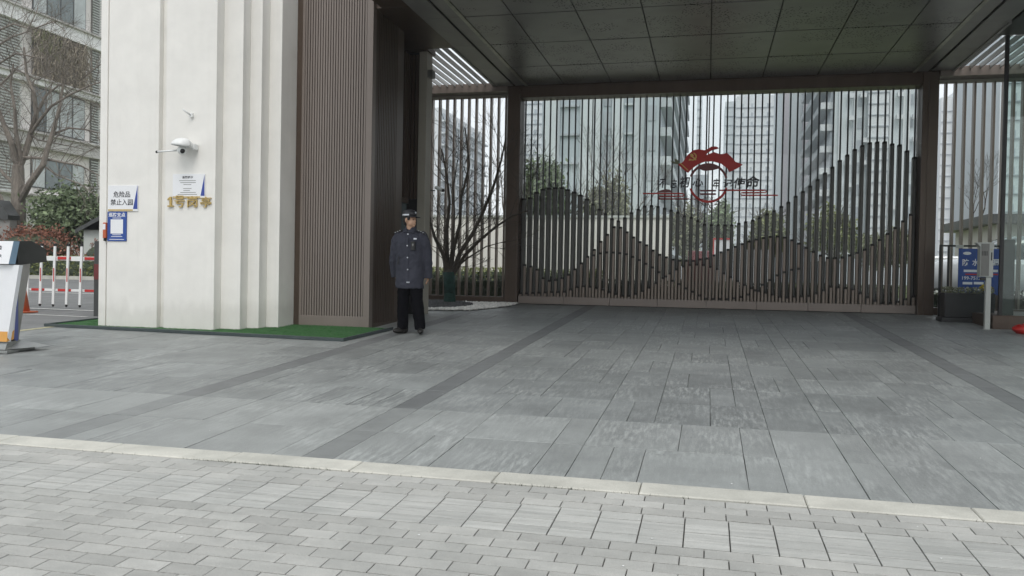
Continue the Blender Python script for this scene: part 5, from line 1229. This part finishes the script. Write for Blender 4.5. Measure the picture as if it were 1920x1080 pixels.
# collar
col = MB()
for s_ in (-1, 1):
    col.add([(s_*.012, -.082, 1.375), (s_*.085, -.075, 1.36), (s_*.095, .0, 1.415), (s_*.055, .0, 1.455), (s_*.03, -.055, 1.425)], [(0, 1, 2, 3, 4)])
col.add([(-.095, 0, 1.415), (-.07, .085, 1.42), (.07, .085, 1.42), (.095, 0, 1.415), (-.055, 0, 1.455), (-.045, .065, 1.465), (.045, .065, 1.465), (.055, 0, 1.455)], [(0, 1, 5, 4), (1, 2, 6, 5), (2, 3, 7, 6)])
cl = link('collar', mkmesh('collar', col, m_jack), (0, 0, 0), jacket); q_ = cl.modifiers.new('s', 'SOLIDIFY'); q_.thickness = .012; q_.offset = 0; sb_ = cl.modifiers.new('b', 'BEVEL'); sb_.width = .005
bt = mkmesh('button', MB().tube((0, 0, 0), (0, -.008, 0), .0105, .009, 12), m_silver)
for x, z in ((.008, 1.345), (.012, 1.19), (.018, 1.03), (.024, .87), (.02, .70), (.045, .70)):
    link('button', bt, (x, -.127 if z < 1.3 else -.098, z), jacket)
link('placket', mkmesh('placket', MB().box(-.012, .028, -.128, -.118, .63, 1.30), m_jack), (0, 0, 0), jacket)
for s_ in (-1, 1):
    ep = link('epaulette', mkmesh('epaulette', MB().add([(s_*.10, -.03, 1.398), (s_*.235, -.03, 1.345), (s_*.235, .05, 1.345), (s_*.10, .05, 1.398), (s_*.10, -.03, 1.408), (s_*.235, -.035, 1.358), (s_*.235, .05, 1.358), (s_*.10, .05, 1.408)], [(0, 1, 2, 3), (4, 5, 6, 7), (0, 1, 5, 4), (1, 2, 6, 5), (2, 3, 7, 6), (3, 0, 4, 7)]), m_ink), (0, 0, 0), jacket)
    for k in range(3):
        u = .3+.25*k; x = s_*(.10+.135*u); z = 1.405-.05*u
        link('rank_mark', mkmesh('rank_mark', MB().ell((x, -.03, z+.005), (.011, .014, .007), 8, 6), m_silver), (0, 0, 0), ep)
radio = link('radio', mkmesh('radio', MB().box(.075, .13, -.152, -.112, 1.13, 1.245), m_black), (0, 0, 0), jacket); bev(radio, .005)
link('shield_badge', mkmesh('shield_badge', MB().prism([(.092, 1.215), (.116, 1.215), (.115, 1.195), (.104, 1.18), (.093, 1.195)], (-.156, -.152), 'y'), m_mgrey), (0, 0, 0), radio)
link('name_badge', mkmesh('name_badge', MB().box(.105, .15, -.132, -.12, 1.272, 1.292), m_silver), (0, 0, 0), jacket)
link('pocket_flap', mkmesh('pocket_flap', MB().prism([(-.135, .94), (-.115, 1.05), (-.108, 1.05), (-.122, .93)], (-.128, -.118), 'y'), m_black), (0, 0, 0), jacket)
# trousers
tr_ = MB(); tr_.loft([(.01, .02, .70, .15, .11), (.01, .02, .78, .165, .115), (.01, .02, .95, .15, .105)], 22)
for s_, pts in ((-1, [(-.075, .02, .76, .098), (-.085, .0, .48, .086), (-.092, .015, .22, .080), (-.094, .02, .065, .078)]), (1, [(.09, .02, .76, .10), (.118, 0, .48, .09), (.155, .015, .22, .080), (.172, .02, .065, .078)])):
    for a, b in zip(pts[:-1], pts[1:]): tr_.tube(a[:3], b[:3], a[3], b[3], 18); tr_.ell(a[:3], (a[3],)*3, 14, 10)
jk_ = jacket; PE.o.scale = (.95, .97, 1.0)
tro = remesh_part('trousers', tr_, m_trou, .011, smooth_it=3); folds(tro, .018)
for s_, x, ang in ((-1, -.10, 28), (1, .182, -18)):
    sh = MB(); sh.ell((0, -.035, .045), (.045, .135, .042), 16, 10); sh.ell((0, .05, .05), (.042, .06, .05), 14, 8)
    sh.v = [(v[0], v[1], max(v[2], .0)) for v in sh.v]; rotz(sh, -ang if s_ < 0 else -ang)
    sh.v = [(v[0]+x, v[1]+.01, v[2]) for v in sh.v]
    link('shoe', mkmesh('shoe', sh, m_shoe, smooth=True), (0, 0, 0), PE.o)

# ------------------------------------------------------------------ haze
hm = bpy.data.materials.new('haze'); hm.use_nodes = True; t = hm.node_tree; t.nodes.remove(t.nodes['Principled BSDF'])
pv = t.nodes.new('ShaderNodeVolumePrincipled'); pv.inputs['Color'].default_value = (.93, .96, 1, 1); pv.inputs['Density'].default_value = .0009
t.links.new(pv.outputs[0], t.nodes['Material Output'].inputs['Volume'])
hz = link('haze', mkmesh('haze', MB().box(-182, 182, -62, 422, -1.1, 80), hm)); hz['kind'] = 'stuff'; hz['label'] = 'thin pale winter haze over the whole place'
